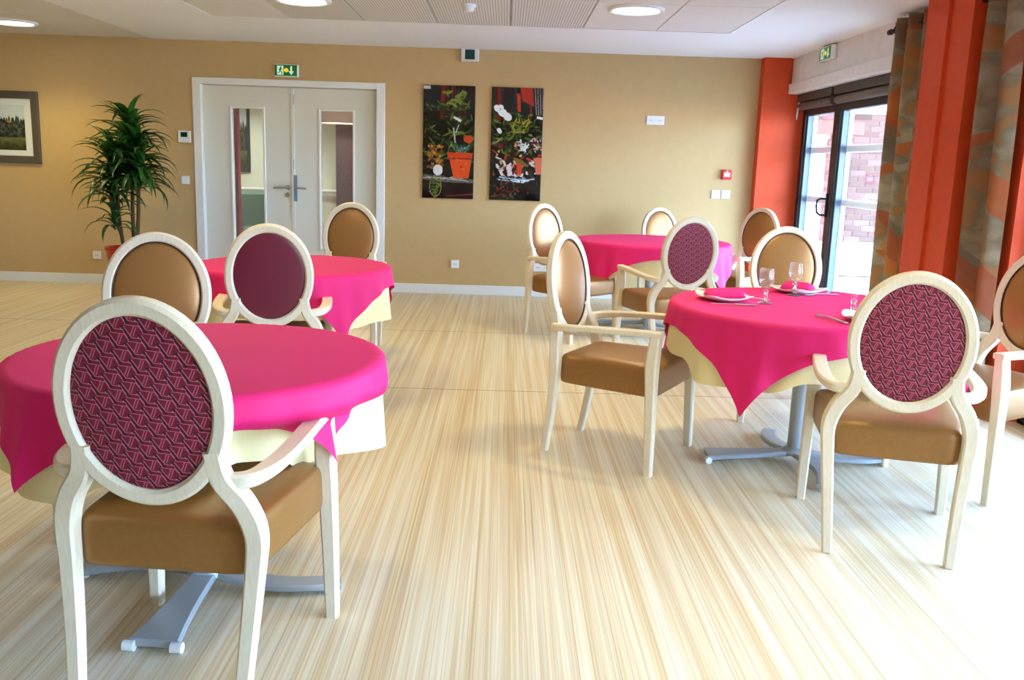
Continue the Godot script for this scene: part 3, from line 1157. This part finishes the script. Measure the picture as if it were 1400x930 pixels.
func table_base(t: Node3D, wide: int, turn: float) -> void:
	var st := mb()
	lathe(st, [Vector2(0.0, 0.045), Vector2(0.07, 0.045), Vector2(0.065, 0.06), Vector2(0.04, 0.075), Vector2(0.038, 0.7), Vector2(0.12, 0.715), Vector2(0.12, 0.722), Vector2(0, 0.722)], 24, Vector3.ZERO, true)
	part(t, "pedestal", done(st), M.base_steel)
	for i in 4:
		var a := turn + TAU * i / 4.0
		var d := Vector3(cos(a), 0, sin(a))
		var s := Vector3(-d.z, 0, d.x)
		var tip := d * 0.43 + Vector3(0, 0.024, 0)
		var big := i == wide
		var o := part(t, "foot", arm_plate(d * 0.02 + Vector3(0, 0.05, 0), tip, 0.0 if big else (0.05 if i % 2 == 0 else -0.05), 0.04, 0.075 if big else 0.036), M.base_steel)
		for k in ([-0.07, 0.07] if big else [0.0]):
			st = mb()
			if big:
				rod(st, tip + s * (k - signf(k) * 0.018) + d * 0.004 - Vector3(0, 0.008, 0), tip + s * (k + signf(k) * 0.014) + d * 0.004 - Vector3(0, 0.008, 0), 0.0158, 14)
				part(o, "roller", done(st), M.white_plastic)
			else:
				rod(st, tip - d * 0.012 - Vector3(0, 0.0235, 0), tip - d * 0.012 - Vector3(0, 0.008, 0), 0.016, 14)
				part(o, "glide", done(st), M.white_plastic)

# where a chair is pushed up to the table the hanging cloth is pressed inwards
func tuck(angle: float, s: float, k: Array) -> float:
	var d := absf(wrapf(angle - k[0], -PI, PI))
	return k[2] * (1.0 - smoothstep(k[1] * 0.55, k[1], d)) * smoothstep(0.048, 0.13, s)

func cloth_set(c: Vector3, r: float, top: float, half: float, turn: float, chairs: Array, sd: int, label_a: String, label_b: String, drop := 0.3, tucks := [], bunch := 0.0) -> void:
	# cream round undercloth
	var rr := RandomNumberGenerator.new()
	rr.seed = sd
	var ph := []
	for i in 6:
		ph.append(rr.randf() * TAU)
	var st := mb()
	var n := 144
	var rows := []
	for k in 6:
		var row := []
		for i in n:
			var t := TAU * i / n
			var f := k / 5.0
			row.append(Vector3(cos(t) * r * f, top, sin(t) * r * f))
		rows.append(row)
	for k in range(1, 15):
		var row := []
		for i in n:
			var t := TAU * i / n
			var dr := drop + 0.012 * sin(3 * t + ph[0])
			for a in chairs:
				var dd: float = absf(wrapf(t - a, -PI, PI))
				dr = lerpf(minf(dr, 0.235), dr, smoothstep(0.45, 0.7, dd))
			var s := dr * k / 14.0
			var f := s / drop
			var wave: float = sin(13 * t + ph[1] + 0.8 * sin(2 * t + ph[2])) * 0.5 + 0.5 * sin(9 * t + ph[3])
			var rad := r + 0.009 * minf(1.0, s / 0.01) + f * 0.018 + wave * 0.02 * f
			for k2 in tucks:
				rad -= tuck(t, s, k2)
			var y := top - maxf(0.0, s - 0.004)
			row.append(Vector3(cos(t) * rad, y, sin(t) * rad))
		rows.append(row)
	for k in rows.size() - 1:
		for i in n:
			var j := (i + 1) % n
			var q := [rows[k][i], rows[k][j], rows[k + 1][j], rows[k + 1][i]]
			st.set_smooth_group(0)
			for o in [0, 1, 2, 0, 2, 3]:
				st.set_uv(Vector2(q[o].x, q[o].z))
				st.add_vertex(q[o])
	single("tablecloth", done(st), M.cream_cloth, label_a, "tablecloth", c, 0.0, "cream undercloths")
	# pink square overlay, its corners hanging as points
	st = mb()
	var g := 84
	var pts := []
	for a in g + 1:
		var row := []
		for b in g + 1:
			var u := (float(a) / g * 2 - 1) * half
			var v := (float(b) / g * 2 - 1) * half
			var rho := sqrt(u * u + v * v)
			var th := atan2(v, u)
			var R2 := r + 0.010
			if rho < R2:
				row.append(Vector3(u, 0.004 + 0.0012 * sin(u * 11 + ph[4]) * sin(v * 9 + ph[5]), v))
			else:
				var s := rho - R2
				# folds near the corners: the cloth bunches towards the diagonal
				var q := wrapf(th - PI / 4, -PI / 4, PI / 4)
				var near := exp(-pow(q / 0.42, 2))
				var fold: float = sin(th * 12 + ph[0]) * 0.35 + sin(th * 20 + ph[1] + q * 6.0) * 0.25
				var rad := R2 + 0.014 * minf(1.0, s / 0.02) + s * (0.13 + 0.05 * near) + fold * 0.12 * minf(s, 0.25)
				var tw := th + 0.05 * s * sin(th * 8 + ph[2]) - q * near * minf(s, 0.3) * 0.9
				var y := 0.004 - (s - 0.006 * minf(1.0, s / 0.012)) * (0.97 - bunch * near)
				for k2 in tucks:
					rad -= tuck(tw - turn, -y - 0.012, k2) * 0.72
				row.append(Vector3(cos(tw) * rad, y, sin(tw) * rad))
		pts.append(row)
	for a in g:
		for b in g:
			var q := [pts[a][b], pts[a + 1][b], pts[a + 1][b + 1], pts[a][b + 1]]
			st.set_smooth_group(0)
			for o in [0, 1, 2, 0, 2, 3]:
				st.set_uv(Vector2(q[o].x, q[o].z))
				st.add_vertex(q[o])
	single("table_overlay", done(st), M.pink_cloth, label_b, "tablecloth", c + Vector3(0, top, 0), turn, "pink square overlays")

func table(label: String, x: float, z: float, r: float, wide: int, base_turn := 0.0) -> void:
	var t := thing("dining_table", label, "table", Vector3(x, 0, z), 0.0, "round dining tables")
	var st := mb()
	lathe(st, [Vector2(0, 0.722), Vector2(r - 0.012, 0.722), Vector2(r - 0.004, 0.732), Vector2(r - 0.004, 0.75), Vector2(r - 0.010, 0.757), Vector2(0, 0.757)], 64)
	part(t, "tabletop", done(st), M.table_board)
	table_base(t, wide, base_turn)

const TOP := 0.762
func build_furniture() -> void:
	# near left table
	table("round table under pink cloth in the left foreground, grey splayed base", -0.93, -2.79, 0.54, 1, 0.05)
	cloth_set(Vector3(-0.93, 0, -2.79), 0.54, TOP, 0.65, 0.30, [1.25, -2.1], 3, "cream cloth under the pink overlay of the near left table", "pink square overlay on the bare near left table in the foreground", 0.3, [[0.62, 0.75, 0.15]], 0.26)
	chair("armchair with patterned burgundy back, nearest of all, left foreground", -0.795, -2.345, -0.096)
	chair("tan-backed armchair facing the camera behind the near left table", -1.338, -3.40, 3.367)
	# middle left table
	table("round table under pink cloth before the white double door", -1.22, -5.28, 0.54, 0, 0.4)
	cloth_set(Vector3(-1.22, 0, -5.28), 0.54, TOP, 0.66, -0.12, [1.5, -1.7], 5, "cream cloth under the pink overlay of the table before the double door", "pink square overlay on the table before the double door")
	chair("armchair with plain dark burgundy back before the double-door table", -1.185, -4.70, 0.18, true)
	chair("tan-backed armchair in front of the right door leaf", -1.144, -6.467, -3.183)
	# far right table
	table("round table under pink cloth farthest back, below the bare beige wall", 1.27, -7.88, 0.65, 2, 0.3)
	cloth_set(Vector3(1.27, 0, -7.88), 0.65, TOP, 0.77, 0.0, [1.6, 3.0, -1.4, 0.2], 7, "cream cloth under the pink overlay of the farthest table", "pink square overlay on the farthest table by the wall")
	chair("tan-backed armchair left of the farthest table, below the garden prints", 0.545, -7.42, -2.37)
	chair("tan-backed armchair behind the farthest table against the beige wall", 1.64, -8.86, 3.5).scale = Vector3(0.95, 0.94, 0.95)
	chair("tan-backed armchair right of the farthest table by the orange column", 2.041, -8.013, 2.218)
	chair("armchair with patterned burgundy back turned to the farthest table", 1.201, -6.573, 0.27)
	# right table laid for three
	table("round table laid with plates and goblets, cross-shaped grey base", 1.44, -4.24, 0.62, 2, 0.0)
	cloth_set(Vector3(1.44, 0, -4.24), 0.62, TOP, 0.74, 0.12, [1.4, -2.95, -1.3, 0.2], 9, "cream cloth under the pink overlay of the laid table", "pink square overlay on the table laid with plates and goblets")
	chair("armchair with patterned burgundy back in the right foreground at the laid table", 1.505, -3.397, -0.264)
	chair("tan-backed armchair seen from the side, left of the laid table", 0.585, -4.34, -2.09)
	chair("tan-backed armchair facing the camera behind the laid table, before the garden door", 1.655, -5.155, 3.017)
	chair("armchair cut by the right picture edge beside the second curtain", 2.226, -4.072, 2.018)

func goblet(x: float, z: float, label: String) -> void:
	var t := thing("goblet", label, "glass", Vector3(x, TOP + 0.006, z), 0.0, "goblets on the laid table")
	var st := mb()
	lathe(st, [Vector2(0.0, 0.0), Vector2(0.034, 0.0), Vector2(0.0355, 0.002), Vector2(0.034, 0.004), Vector2(0.014, 0.008), Vector2(0.0, 0.010)], 24)
	part(t, "foot", done(st), M.goblet_glass)
	st = mb()
	lathe(st, [Vector2(0.0, 0.010), Vector2(0.010, 0.011), Vector2(0.008, 0.016), Vector2(0.013, 0.03), Vector2(0.009, 0.042), Vector2(0.014, 0.056), Vector2(0.010, 0.066), Vector2(0.014, 0.072), Vector2(0.0, 0.076)], 12, Vector3.ZERO, true)
	part(t, "stem", done(st), M.goblet_glass)
	st = mb()
	lathe(st, [Vector2(0.0, 0.076), Vector2(0.016, 0.078), Vector2(0.027, 0.086), Vector2(0.035, 0.1), Vector2(0.036, 0.115), Vector2(0.0335, 0.135), Vector2(0.033, 0.163)], 16)
	part(t, "bowl", done(st), M.bowl_glass)
	st = mb()
	var rings := []
	for i in 24:
		var a := TAU * i / 24.0
		var o := Vector3(cos(a), 0, sin(a))
		rings.append(round_section(o * 0.033 + Vector3(0, 0.163, 0), o, Vector3.UP, 0.0011, 6))
	tube(st, rings, true, false)
	part(t, "rim", done(st), M.goblet_glass)

func plate(x: float, z: float, turn: float, label: String) -> void:
	# square plate with upswept corners
	var st := mb()
	var prof := [[0.0, 0.006], [0.062, 0.006], [0.085, 0.010], [0.122, 0.022], [0.125, 0.0205], [0.088, 0.006], [0.062, 0.0], [0.0, 0.0]]
	var rings := []
	for p in prof:
		var r := []
		for i in 48:
			var t := TAU * i / 48.0
			var k: float = p[0]
			var sq := 1.0 / pow(pow(absf(cos(t)), 3.5) + pow(absf(sin(t)), 3.5), 1.0 / 3.5)
			var lift := pow(maxf(0.0, (sq - 1.0) / 0.22), 1.5) * 0.018 * smoothstep(0.06, 0.122, k)
			r.append(Vector3(cos(t) * k * sq, p[1] + lift, sin(t) * k * sq))
		rings.append(r)
	for i in rings.size() - 1:
		for j in 48:
			var k := (j + 1) % 48
			var q := [rings[i][j], rings[i][k], rings[i + 1][k], rings[i + 1][j]]
			st.set_smooth_group(0)
			for o in [0, 2, 1, 0, 3, 2]:
				st.set_uv(Vector2.ZERO)
				st.add_vertex(q[o])
	single("plate", done(st), M.porcelain, label, "plate", Vector3(x, TOP + 0.006, z), turn, "white plates on the laid table")

func napkin(x: float, z: float, turn: float, l: float, w: float, label: String) -> void:
	# folded napkin: soft pillow, three folds along its length
	var st := mb()
	var n := 20
	var m := 12
	for layer in 2:
		var pts := []
		for i in n + 1:
			var row := []
			for j in m + 1:
				var u := float(i) / n * 2 - 1
				var v := float(j) / m * 2 - 1
				var e := pow(maxf(0.0, 1 - pow(absf(u), 6)), 0.5) * pow(maxf(0.0, 1 - pow(absf(v), 4)), 0.5)
				var y := (0.03 + 0.006 * cos(v * 7.0) + 0.012 * (1 - u * u)) * e if layer == 0 else 0.0
				row.append(Vector3(u * l * 0.5, y + 0.011 * u * u, v * w * 0.5 * (1 - 0.18 * u)))
			pts.append(row)
		for i in n:
			for j in m:
				var q := [pts[i][j], pts[i + 1][j], pts[i + 1][j + 1], pts[i][j + 1]]
				st.set_smooth_group(0)
				for o in ([0, 1, 2, 0, 2, 3] if layer == 0 else [0, 2, 1, 0, 3, 2]):
					st.set_uv(Vector2.ZERO)
					st.add_vertex(q[o])
	single("napkin", done(st), M.pink_cloth, label, "napkin", Vector3(x, TOP + 0.0135, z), turn, "folded napkins")

func fork(x: float, z: float, turn: float, label: String) -> void:
	var t := thing("fork", label, "fork", Vector3(x, TOP + 0.0065, z), turn, "forks on the laid table")
	var st := mb()
	var rings := []
	var pr := [[-0.1, 0.009, 0.002], [-0.06, 0.0075, 0.003], [0.0, 0.004, 0.006], [0.03, 0.004, 0.008], [0.045, 0.011, 0.006], [0.06, 0.0125, 0.003]]
	for p in pr:
		rings.append(section(Vector3(0, p[2] + 0.0015, -p[0]), Vector3.RIGHT, Vector3.UP, p[1], 0.0013, 0.6))
	tube(st, rings)
	part(t, "handle", done(st), M.steel)
	for k in 4:
		st = mb()
		var xx := -0.0099 + k * 0.0066
		wire(st, [Vector3(xx, 0.0045, -0.06), Vector3(xx, 0.0035, -0.08), Vector3(xx, 0.007, -0.102)], 0.0017, 6)
		part(t, "tine", done(st), M.steel)

func knife(x: float, z: float, turn: float, label: String) -> void:
	var t := thing("knife", label, "knife", Vector3(x, TOP + 0.0065, z), turn, "knives on the laid table")
	var st := mb()
	tube(st, [section(Vector3(0, 0.004, 0.1), Vector3.RIGHT, Vector3.UP, 0.0085, 0.003, 0.6), section(Vector3(0, 0.004, 0.02), Vector3.RIGHT, Vector3.UP, 0.006, 0.0035, 0.6), section(Vector3(0, 0.004, 0.0), Vector3.RIGHT, Vector3.UP, 0.005, 0.003, 0.6)])
	part(t, "handle", done(st), M.steel)
	st = mb()
	tube(st, [section(Vector3(0, 0.003, 0.0), Vector3.RIGHT, Vector3.UP, 0.0055, 0.0012, 0.6), section(Vector3(0.001, 0.003, -0.06), Vector3.RIGHT, Vector3.UP, 0.0085, 0.001, 0.6), section(Vector3(-0.003, 0.003, -0.11), Vector3.RIGHT, Vector3.UP, 0.003, 0.0007, 0.6)])
	part(t, "blade", done(st), M.steel)

func build_tableware() -> void:
	plate(1.06, -4.33, 0.15, "white square plate on the left side of the laid table")
	napkin(1.065, -4.335, -0.1, 0.19, 0.10, "pink folded napkin on the left plate of the laid table")
	plate(1.53, -4.69, 0.5, "white square plate at the back of the laid table")
	napkin(1.525, -4.69, 2.6, 0.16, 0.11, "pink folded napkin on the back plate by the garden door")
	plate(1.57, -3.80, -0.2, "white square plate half hidden behind the foreground chair back")
	napkin(1.58, -3.80, 1.2, 0.15, 0.09, "pink folded napkin half hidden behind the foreground chair back")
	goblet(1.235, -4.25, "glass goblet by the left plate of the laid table")
	goblet(1.47, -4.56, "glass goblet before the back plate of the laid table")
	goblet(1.565, -4.02, "glass goblet beside the foreground chair's oval back")
	fork(1.40, -3.82, 0.3, "steel fork lying left of the front plate")
	knife(1.07, -4.165, 1.45, "steel knife lying before the left plate")
	fork(1.20, -4.40, 1.0, "steel fork propped by the left plate's far corner")
	knife(1.71, -4.72, -0.5, "steel knife lying right of the back plate")
	fork(1.62, -4.60, 1.9, "steel fork lying right of the back goblet")

# ---------------------------------------------------------------- wall pieces
func socket_plate(called: String, label: String, x: float, y: float, w: float, h: float, holes: Array, cat := "socket") -> void:
	var t := thing(called, label, cat, Vector3(x, y, BACK))
	part(t, "cover", box_mesh(Vector3(-w / 2, -h / 2, 0), Vector3(w / 2, h / 2, 0.012), 0.003), M.white_plastic)
	for hx in holes:
		var st := mb()
		if called.begins_with("light"):
			box(st, Vector3(hx - 0.03, -0.03, 0.011), Vector3(hx + 0.03, 0.03, 0.016), 0.002)
			part(t, "rocker", done(st), M.white_plastic)
		else:
			rod(st, Vector3(hx, 0, 0.011), Vector3(hx, 0, 0.013), 0.02, 16)
			part(t, "outlet", done(st), M.white_plastic)
			st = mb()
			for s in [-1, 1]:
				rod(st, Vector3(hx + s * 0.0095, 0, 0.012), Vector3(hx + s * 0.0095, 0, 0.0142), 0.0045, 8)
			part(t, "pin_hole", done(st), M.socket_hole)

func build_wall_pieces() -> void:
	var st: SurfaceTool
	var t: Node3D
	# two glossy prints
	for k in 2:
		var cx: float = [-0.602, 0.094][k]
		t = thing("garden_print", ["glossy print of clay pot and succulents, left of the pair", "glossy print with white blossoms and clay pots, right of the pair"][k], "picture", Vector3(cx, 1.57, BACK), 0.0, "garden prints")
		part(t, "panel", box_mesh(Vector3(-0.264, -0.568, 0.004), Vector3(0.264, 0.568, 0.022), 0.002), M.print_edge)
		part(t, "print", quad_uv(Vector3(0, 0, 0.0225), Vector3(0.262, 0, 0), Vector3(0, 0.566, 0)), M["garden_print%d" % k])
	# framed landscape, cut by the left picture edge
	t = thing("framed_picture", "framed landscape photograph with white mount at the left edge", "picture", Vector3(-5.25, 1.585, BACK))
	var w := 0.47
	var h := 0.36
	for b in [[-w, -h, -w + 0.075, h], [w - 0.075, -h, w, h], [-w + 0.075, -h, w - 0.075, -h + 0.075], [-w + 0.075, h - 0.075, w - 0.075, h]]:
		part(t, "frame_bar", box_mesh(Vector3(b[0], b[1], 0.0), Vector3(b[2], b[3], 0.035), 0.006), M.picture_frame)
	part(t, "mount", box_mesh(Vector3(-w + 0.07, -h + 0.07, 0.004), Vector3(w - 0.07, h - 0.07, 0.012)), M.mat_board)
	part(t, "print", quad_uv(Vector3(-0.02, -0.005, 0.0135), Vector3(0.34, 0, 0), Vector3(0, 0.225, 0)), M.landscape_print)
	# thermostat
	t = thing("thermostat", "white wall thermostat with small green display left of the door", "thermostat", Vector3(-3.307, 1.545, BACK))
	part(t, "case", box_mesh(Vector3(-0.063, -0.06, 0), Vector3(0.063, 0.06, 0.03), 0.005), M.white_plastic)
	part(t, "display", box_mesh(Vector3(-0.034, -0.004, 0.029), Vector3(0.034, 0.045, 0.031)), M.screen_green)
	for k in 3:
		part(t, "button", box_mesh(Vector3(-0.034 + k * 0.026, -0.04, 0.029), Vector3(-0.018 + k * 0.026, -0.028, 0.033), 0.001), M.frame_paint)
	socket_plate("light_switch", "single white light switch below the thermostat", -3.318, 1.107, 0.085, 0.085, [0.0], "switch")
	socket_plate("light_switch", "white light switch, left of the two below the fire call point", 2.185, 1.13, 0.09, 0.085, [0.0], "switch")
	socket_plate("light_switch", "white light switch, right of the two below the fire call point", 2.288, 1.13, 0.09, 0.085, [0.0], "switch")
	socket_plate("wall_socket", "white wall socket above the baseboard left of the red plant pot", -4.272, 0.30, 0.085, 0.085, [0.0])
	socket_plate("wall_socket", "white wall socket low on the wall below the garden prints", -0.514, 0.32, 0.085, 0.085, [0.0])
	socket_plate("wall_socket", "double white socket low behind the far left chair", 0.40, 0.31, 0.165, 0.085, [-0.04, 0.04])
	socket_plate("wall_socket", "white double connection plate high on the bare wall", 1.512, 1.86, 0.185, 0.09, [-0.045, 0.045])
	# fire call point
	t = thing("fire_call_point", "red fire alarm call point beside the orange column", "alarm", Vector3(2.279, 1.333, BACK))
	part(t, "case", box_mesh(Vector3(-0.05, -0.05, 0), Vector3(0.05, 0.05, 0.045), 0.006), M.call_point)
	part(t, "break_glass", box_mesh(Vector3(-0.03, -0.02, 0.044), Vector3(0.032, 0.02, 0.047)), M.white_plastic)
	part(t, "status_lamp", box_mesh(Vector3(-0.008, 0.028, 0.044), Vector3(0.01, 0.04, 0.047)), M.white_plastic)
	# alarm beacon under the ceiling
	t = thing("alarm_sounder", "white alarm box with dark green lens under the ceiling", "alarm", Vector3(-0.40, 2.432, BACK))
	part(t, "case", box_mesh(Vector3(-0.09, -0.055, 0), Vector3(0.09, 0.068, 0.05), 0.008), M.white_plastic)
	part(t, "lens", box_mesh(Vector3(-0.05, -0.036, 0.046), Vector3(0.048, 0.058, 0.056), 0.004), M.alarm_lens)
	# emergency exit signs
	t = thing("exit_sign", "green emergency exit sign above the white double door", "sign", Vector3(-2.25, 2.23, BACK), 0.0, "emergency exit signs")
	part(t, "sign_case", box_mesh(Vector3(-0.122, -0.062, 0), Vector3(0.122, 0.062, 0.045), 0.006), M.white_plastic)
	part(t, "sign_face", quad_uv(Vector3(-0.004, 0, 0.0456), Vector3(0.112, 0, 0), Vector3(0, 0.053, 0)), M.sign_face)
	t = thing("exit_sign", "green emergency exit sign above the garden door", "sign", Vector3(RIGHT, 2.425, -8.42), -PI / 2, "emergency exit signs")
	part(t, "sign_case", box_mesh(Vector3(-0.17, -0.06, 0), Vector3(0.17, 0.062, 0.045), 0.006), M.white_plastic)
	part(t, "sign_face", quad_uv(Vector3(-0.01, 0, 0.0456), Vector3(0.145, 0, 0), Vector3(0, 0.052, 0)), M.sign_face)
	# smoke detector
	t = thing("smoke_detector", "white round smoke detector between two ceiling lamps", "detector", Vector3(-0.31, CEIL + 0.004, -6.98))
	st = mb()
	lathe(st, [Vector2(0.055, 0.0), Vector2(0.055, -0.016), Vector2(0.042, -0.022), Vector2(0.04, -0.04), Vector2(0.028, -0.05), Vector2(0, -0.052)], 24)
	part(t, "housing", done(st), M.white_plastic)

# ---------------------------------------------------------------- curtains
func curtain(label: String, called_rod: bool, z0: float, z1: float, x: float, y1: float, folds: int, amp: float, spread: float, uo: float) -> void:
	var st := mb()
	var n := folds * 16
	var rows := []
	for k in 25:
		var f := k / 24.0
		var y := lerpf(y1, 0.015, f)
		var row := []
		for i in n + 1:
			var s := float(i) / n
			var a := amp * (1.0 - 0.15 * f + 0.1 * sin(f * 5 + s * 3))
			var z := lerpf(z0, z1, s) + spread * f * (s - 0.35) + 0.012 * sin(f * 4.0 + s * 7.0)
			row.append(Vector3(x + a * sin(s * folds * TAU + 0.35 * sin(f * 3.0)), y, z))
		rows.append(row)
	for k in 24:
		for i in n:
			var q := [rows[k][i], rows[k][i + 1], rows[k + 1][i + 1], rows[k + 1][i]]
			var uv := [Vector2(uo + float(i) / n * folds * 0.3, k / 24.0), Vector2(uo + float(i + 1) / n * folds * 0.3, k / 24.0), Vector2(uo + float(i + 1) / n * folds * 0.3, (k + 1) / 24.0), Vector2(uo + float(i) / n * folds * 0.3, (k + 1) / 24.0)]
			st.set_smooth_group(0)
			for o in [0, 1, 2, 0, 2, 3]:
				st.set_uv(uv[o])
				st.add_vertex(q[o])
	var t := thing("curtain", label, "curtain", Vector3.ZERO, 0.0, "leaf-patterned eyelet curtains")
	part(t, "cloth", done(st), M.curtain)
	for i in folds * 2:
		var s := (i + 0.5) / (folds * 2.0)
		st = mb()
		var rings := []
		for k in 14:
			var a := TAU * k / 14.0
			rings.append(round_section(Vector3(x, y1 - 0.06 + sin(a) * 0.028, lerpf(z0, z1, s)) + Vector3(cos(a) * 0.028, 0, 0), Vector3(cos(a), sin(a), 0), Vector3.BACK, 0.005, 6))
		tube(st, rings, true, false)
		part(t, "eyelet", done(st), M.black_frame)

func curtain_rod(label: String, z0: float, z1: float, x: float, y: float) -> void:
	var t := thing("curtain_rod", label, "curtain rod")
	var st := mb()
	rod(st, Vector3(x, y, z0), Vector3(x, y, z1), 0.012, 12)
	part(t, "pole", done(st), M.black_frame)
	st = mb()
	for z in [z0 - 0.02, z1 + 0.02]:
		rod(st, Vector3(x, y, z - 0.02), Vector3(x, y, z + 0.02), 0.02, 12)
	part(t, "finial", done(st), M.black_frame)
	st = mb()
	for z in [z0 + 0.05, z1 - 0.05]:
		rod(st, Vector3(x, y, z), Vector3(RIGHT, y, z), 0.008, 8)
	part(t, "bracket", done(st), M.black_frame)

func build_curtains() -> void:
	curtain_rod("black curtain rod above the garden door", -6.90, -6.2, 2.76, 2.40)
	curtain("rust and grey leaf-patterned curtain left of the orange column", true, -6.86, -6.20, 2.765, 2.46, 3, 0.06, 0.0, 0.0)
	curtain_rod("black curtain rod right of the orange column", -5.55, -4.75, 2.76, 2.40)
	curtain("rust and grey leaf-patterned curtain right of the orange column", true, -5.54, -5.12, 2.755, 2.46, 2, 0.07, 0.08, 0.4)

# ---------------------------------------------------------------- plant
func leaf_mesh(l: float, w: float, droop: float) -> ArrayMesh:
	# strap leaf leaving the origin along +x, rising and arching over, folded along its midrib
	var st := mb()
	var n := 7
	var p := Vector3.ZERO
	var ang := 1.15
	var rows := []
	for i in n + 1:
		var f := float(i) / n
		var wd := w * 0.5 * sin(PI * (0.12 + 0.88 * pow(f, 0.75))) if i < n else 0.0006
		var up := Vector3(-sin(ang), cos(ang), 0)
		rows.append([p + Vector3(0, 0, wd) + up * wd * 0.45, p, p + Vector3(0, 0, -wd) + up * wd * 0.45])
		p += Vector3(cos(ang), sin(ang), 0) * l / n
		ang -= droop / n
	for i in n:
		for j in 2:
			var q := [rows[i][j], rows[i][j + 1], rows[i + 1][j + 1], rows[i + 1][j]]
			st.set_smooth_group(0)
			for o in [0, 2, 1, 0, 3, 2]:
				st.set_uv(Vector2(j, i / float(n)))
				st.add_vertex(q[o])
	return done(st)

func build_plant() -> void:
	var t := thing("potted_dracaena", "tall dracaena with arching green leaves in a red pot", "plant", Vector3(-3.70, 0, -9.1))
	var st := mb()
	lathe(st, [Vector2(0, 0), Vector2(0.17, 0), Vector2(0.18, 0.01), Vector2(0.235, 0.42), Vector2(0.245, 0.425), Vector2(0.245, 0.45), Vector2(0.228, 0.45), Vector2(0.22, 0.39)], 36)
	part(t, "pot", done(st), M.pot_red)
	st = mb()
	lathe(st, [Vector2(0.222, 0.40), Vector2(0.1, 0.415), Vector2(0, 0.42)], 24)
	part(t, "soil", done(st), M.soil)
	var variants := []
	for i in 8:
		variants.append(leaf_mesh([0.50, 0.58, 0.54, 0.62, 0.46, 0.56, 0.52, 0.60][i], 0.072 + 0.006 * (i % 3), [1.3, 1.7, 2.0, 2.3, 1.1, 2.1, 1.8, 2.5][i]))
	var r := RandomNumberGenerator.new()
	r.seed = 77
	# canes: base, top, leaf span along the cane, leaf count, size
	var canes := [
		[Vector3(0.02, 0.41, -0.02), Vector3(0.03, 1.58, -0.03), 0.56, 120, 0.86],
		[Vector3(-0.05, 0.41, 0.05), Vector3(-0.12, 1.32, 0.06), 0.46, 84, 0.82],
		[Vector3(0.07, 0.41, 0.05), Vector3(0.13, 1.42, 0.05), 0.40, 66, 0.78],
		[Vector3(-0.03, 0.41, 0.09), Vector3(-0.10, 0.78, 0.13), 0.16, 22, 0.6],
	]
	for c in canes:
		var a: Vector3 = c[0]
		var b: Vector3 = c[1]
		st = mb()
		var path := spline([a, a.lerp(b, 0.35) + Vector3(r.randf_range(-0.012, 0.012), 0, r.randf_range(-0.012, 0.012)), a.lerp(b, 0.7) + Vector3(r.randf_range(-0.012, 0.012), 0, 0), b], 10)
		wire(st, path, 0.019 if c[3] > 30 else 0.012, 8)
		part(t, "cane", done(st), M.cane)
		for i in c[3]:
			var f: float = float(i) / c[3]
			var o := part(t, "leaf", variants[r.randi() % 8], M["leaf%d" % (r.randi() % 3)], b - Vector3(0, c[2] * (1.0 - f), 0) + (a - b) * 0.0)
			var pitch := lerpf(-0.6, 0.35, f) + r.randf_range(-0.18, 0.18)
			o.basis = Basis(Vector3.UP, i * 2.39996 + r.randf_range(-0.3, 0.3)) * Basis(Vector3.BACK, pitch)
			var back: float = maxf(0.0, -(o.basis.x * Vector3(1, 0, 1)).normalized().z)
			o.scale = Vector3.ONE * (c[4] * r.randf_range(0.9, 1.12) * (1.0 - 0.22 * back))

# ---------------------------------------------------------------- build
func _ready() -> void:
	rng.seed = 11
	var cam := Camera3D.new()
	cam.name = "camera"
	add_child(cam)
	cam.position = Vector3(0, 1.3768, 0)
	cam.rotation = Vector3(-0.1907, -0.0118, 0.0317)
	cam.fov = 40.863
	cam.near = 0.05
	cam.far = 100.0
	cam.current = true
	var we := WorldEnvironment.new()
	we.name = "world"
	var e := Environment.new()
	var sky := Sky.new()
	var sm := ProceduralSkyMaterial.new()
	sm.sky_top_color = c8(156, 200, 254)
	sm.sky_horizon_color = c8(178, 214, 254)
	sm.ground_bottom_color = c8(170, 168, 162)
	sm.ground_horizon_color = c8(200, 202, 202)
	sm.energy_multiplier = 32.0
	sky.sky_material = sm
	e.background_mode = Environment.BG_SKY
	e.sky = sky
	e.tonemap_mode = Environment.TONE_MAPPER_LINEAR
	e.tonemap_exposure = 1.26
	e.sdfgi_enabled = true
	e.ssao_enabled = true
	e.ssil_enabled = true
	we.environment = e
	add_child(we)

	make_materials()
	build_floor()
	build_ceiling()
	build_walls()
	build_double_door()
	build_windows()
	build_outside()
	build_hall()
	var lamp := 1.8
	ceiling_light("round ceiling lamp at the top left corner, over the framed picture", Vector3(-4.52, CEIL + 0.002, -8.72), lamp * 1.0)
	ceiling_light("round ceiling lamp cut by the top edge, left of centre", Vector3(-1.515, CEIL + 0.002, -7.0), lamp)
	ceiling_light("round ceiling lamp at the top edge, right of centre", Vector3(0.905, CEIL + 0.002, -6.93), lamp)
	for z in [-4.5, -2.1]:
		for x in [-4.52, -1.515, 0.905]:
			if z > -3.0 and x < 0.0:
				continue
			var row: String = {-4.5: "second", -2.1: "third"}[z]
			var col: String = {-4.52: "picture side", -1.515: "double-door side", 0.905: "garden-door side"}[x]
			ceiling_light("round ceiling lamp above the picture, %s row from the back wall, %s" % [row, col], Vector3(x, CEIL + 0.002, z), lamp, "ceiling lamps overhead")
	build_furniture()
	build_tableware()
	build_wall_pieces()
	build_curtains()
	build_plant()
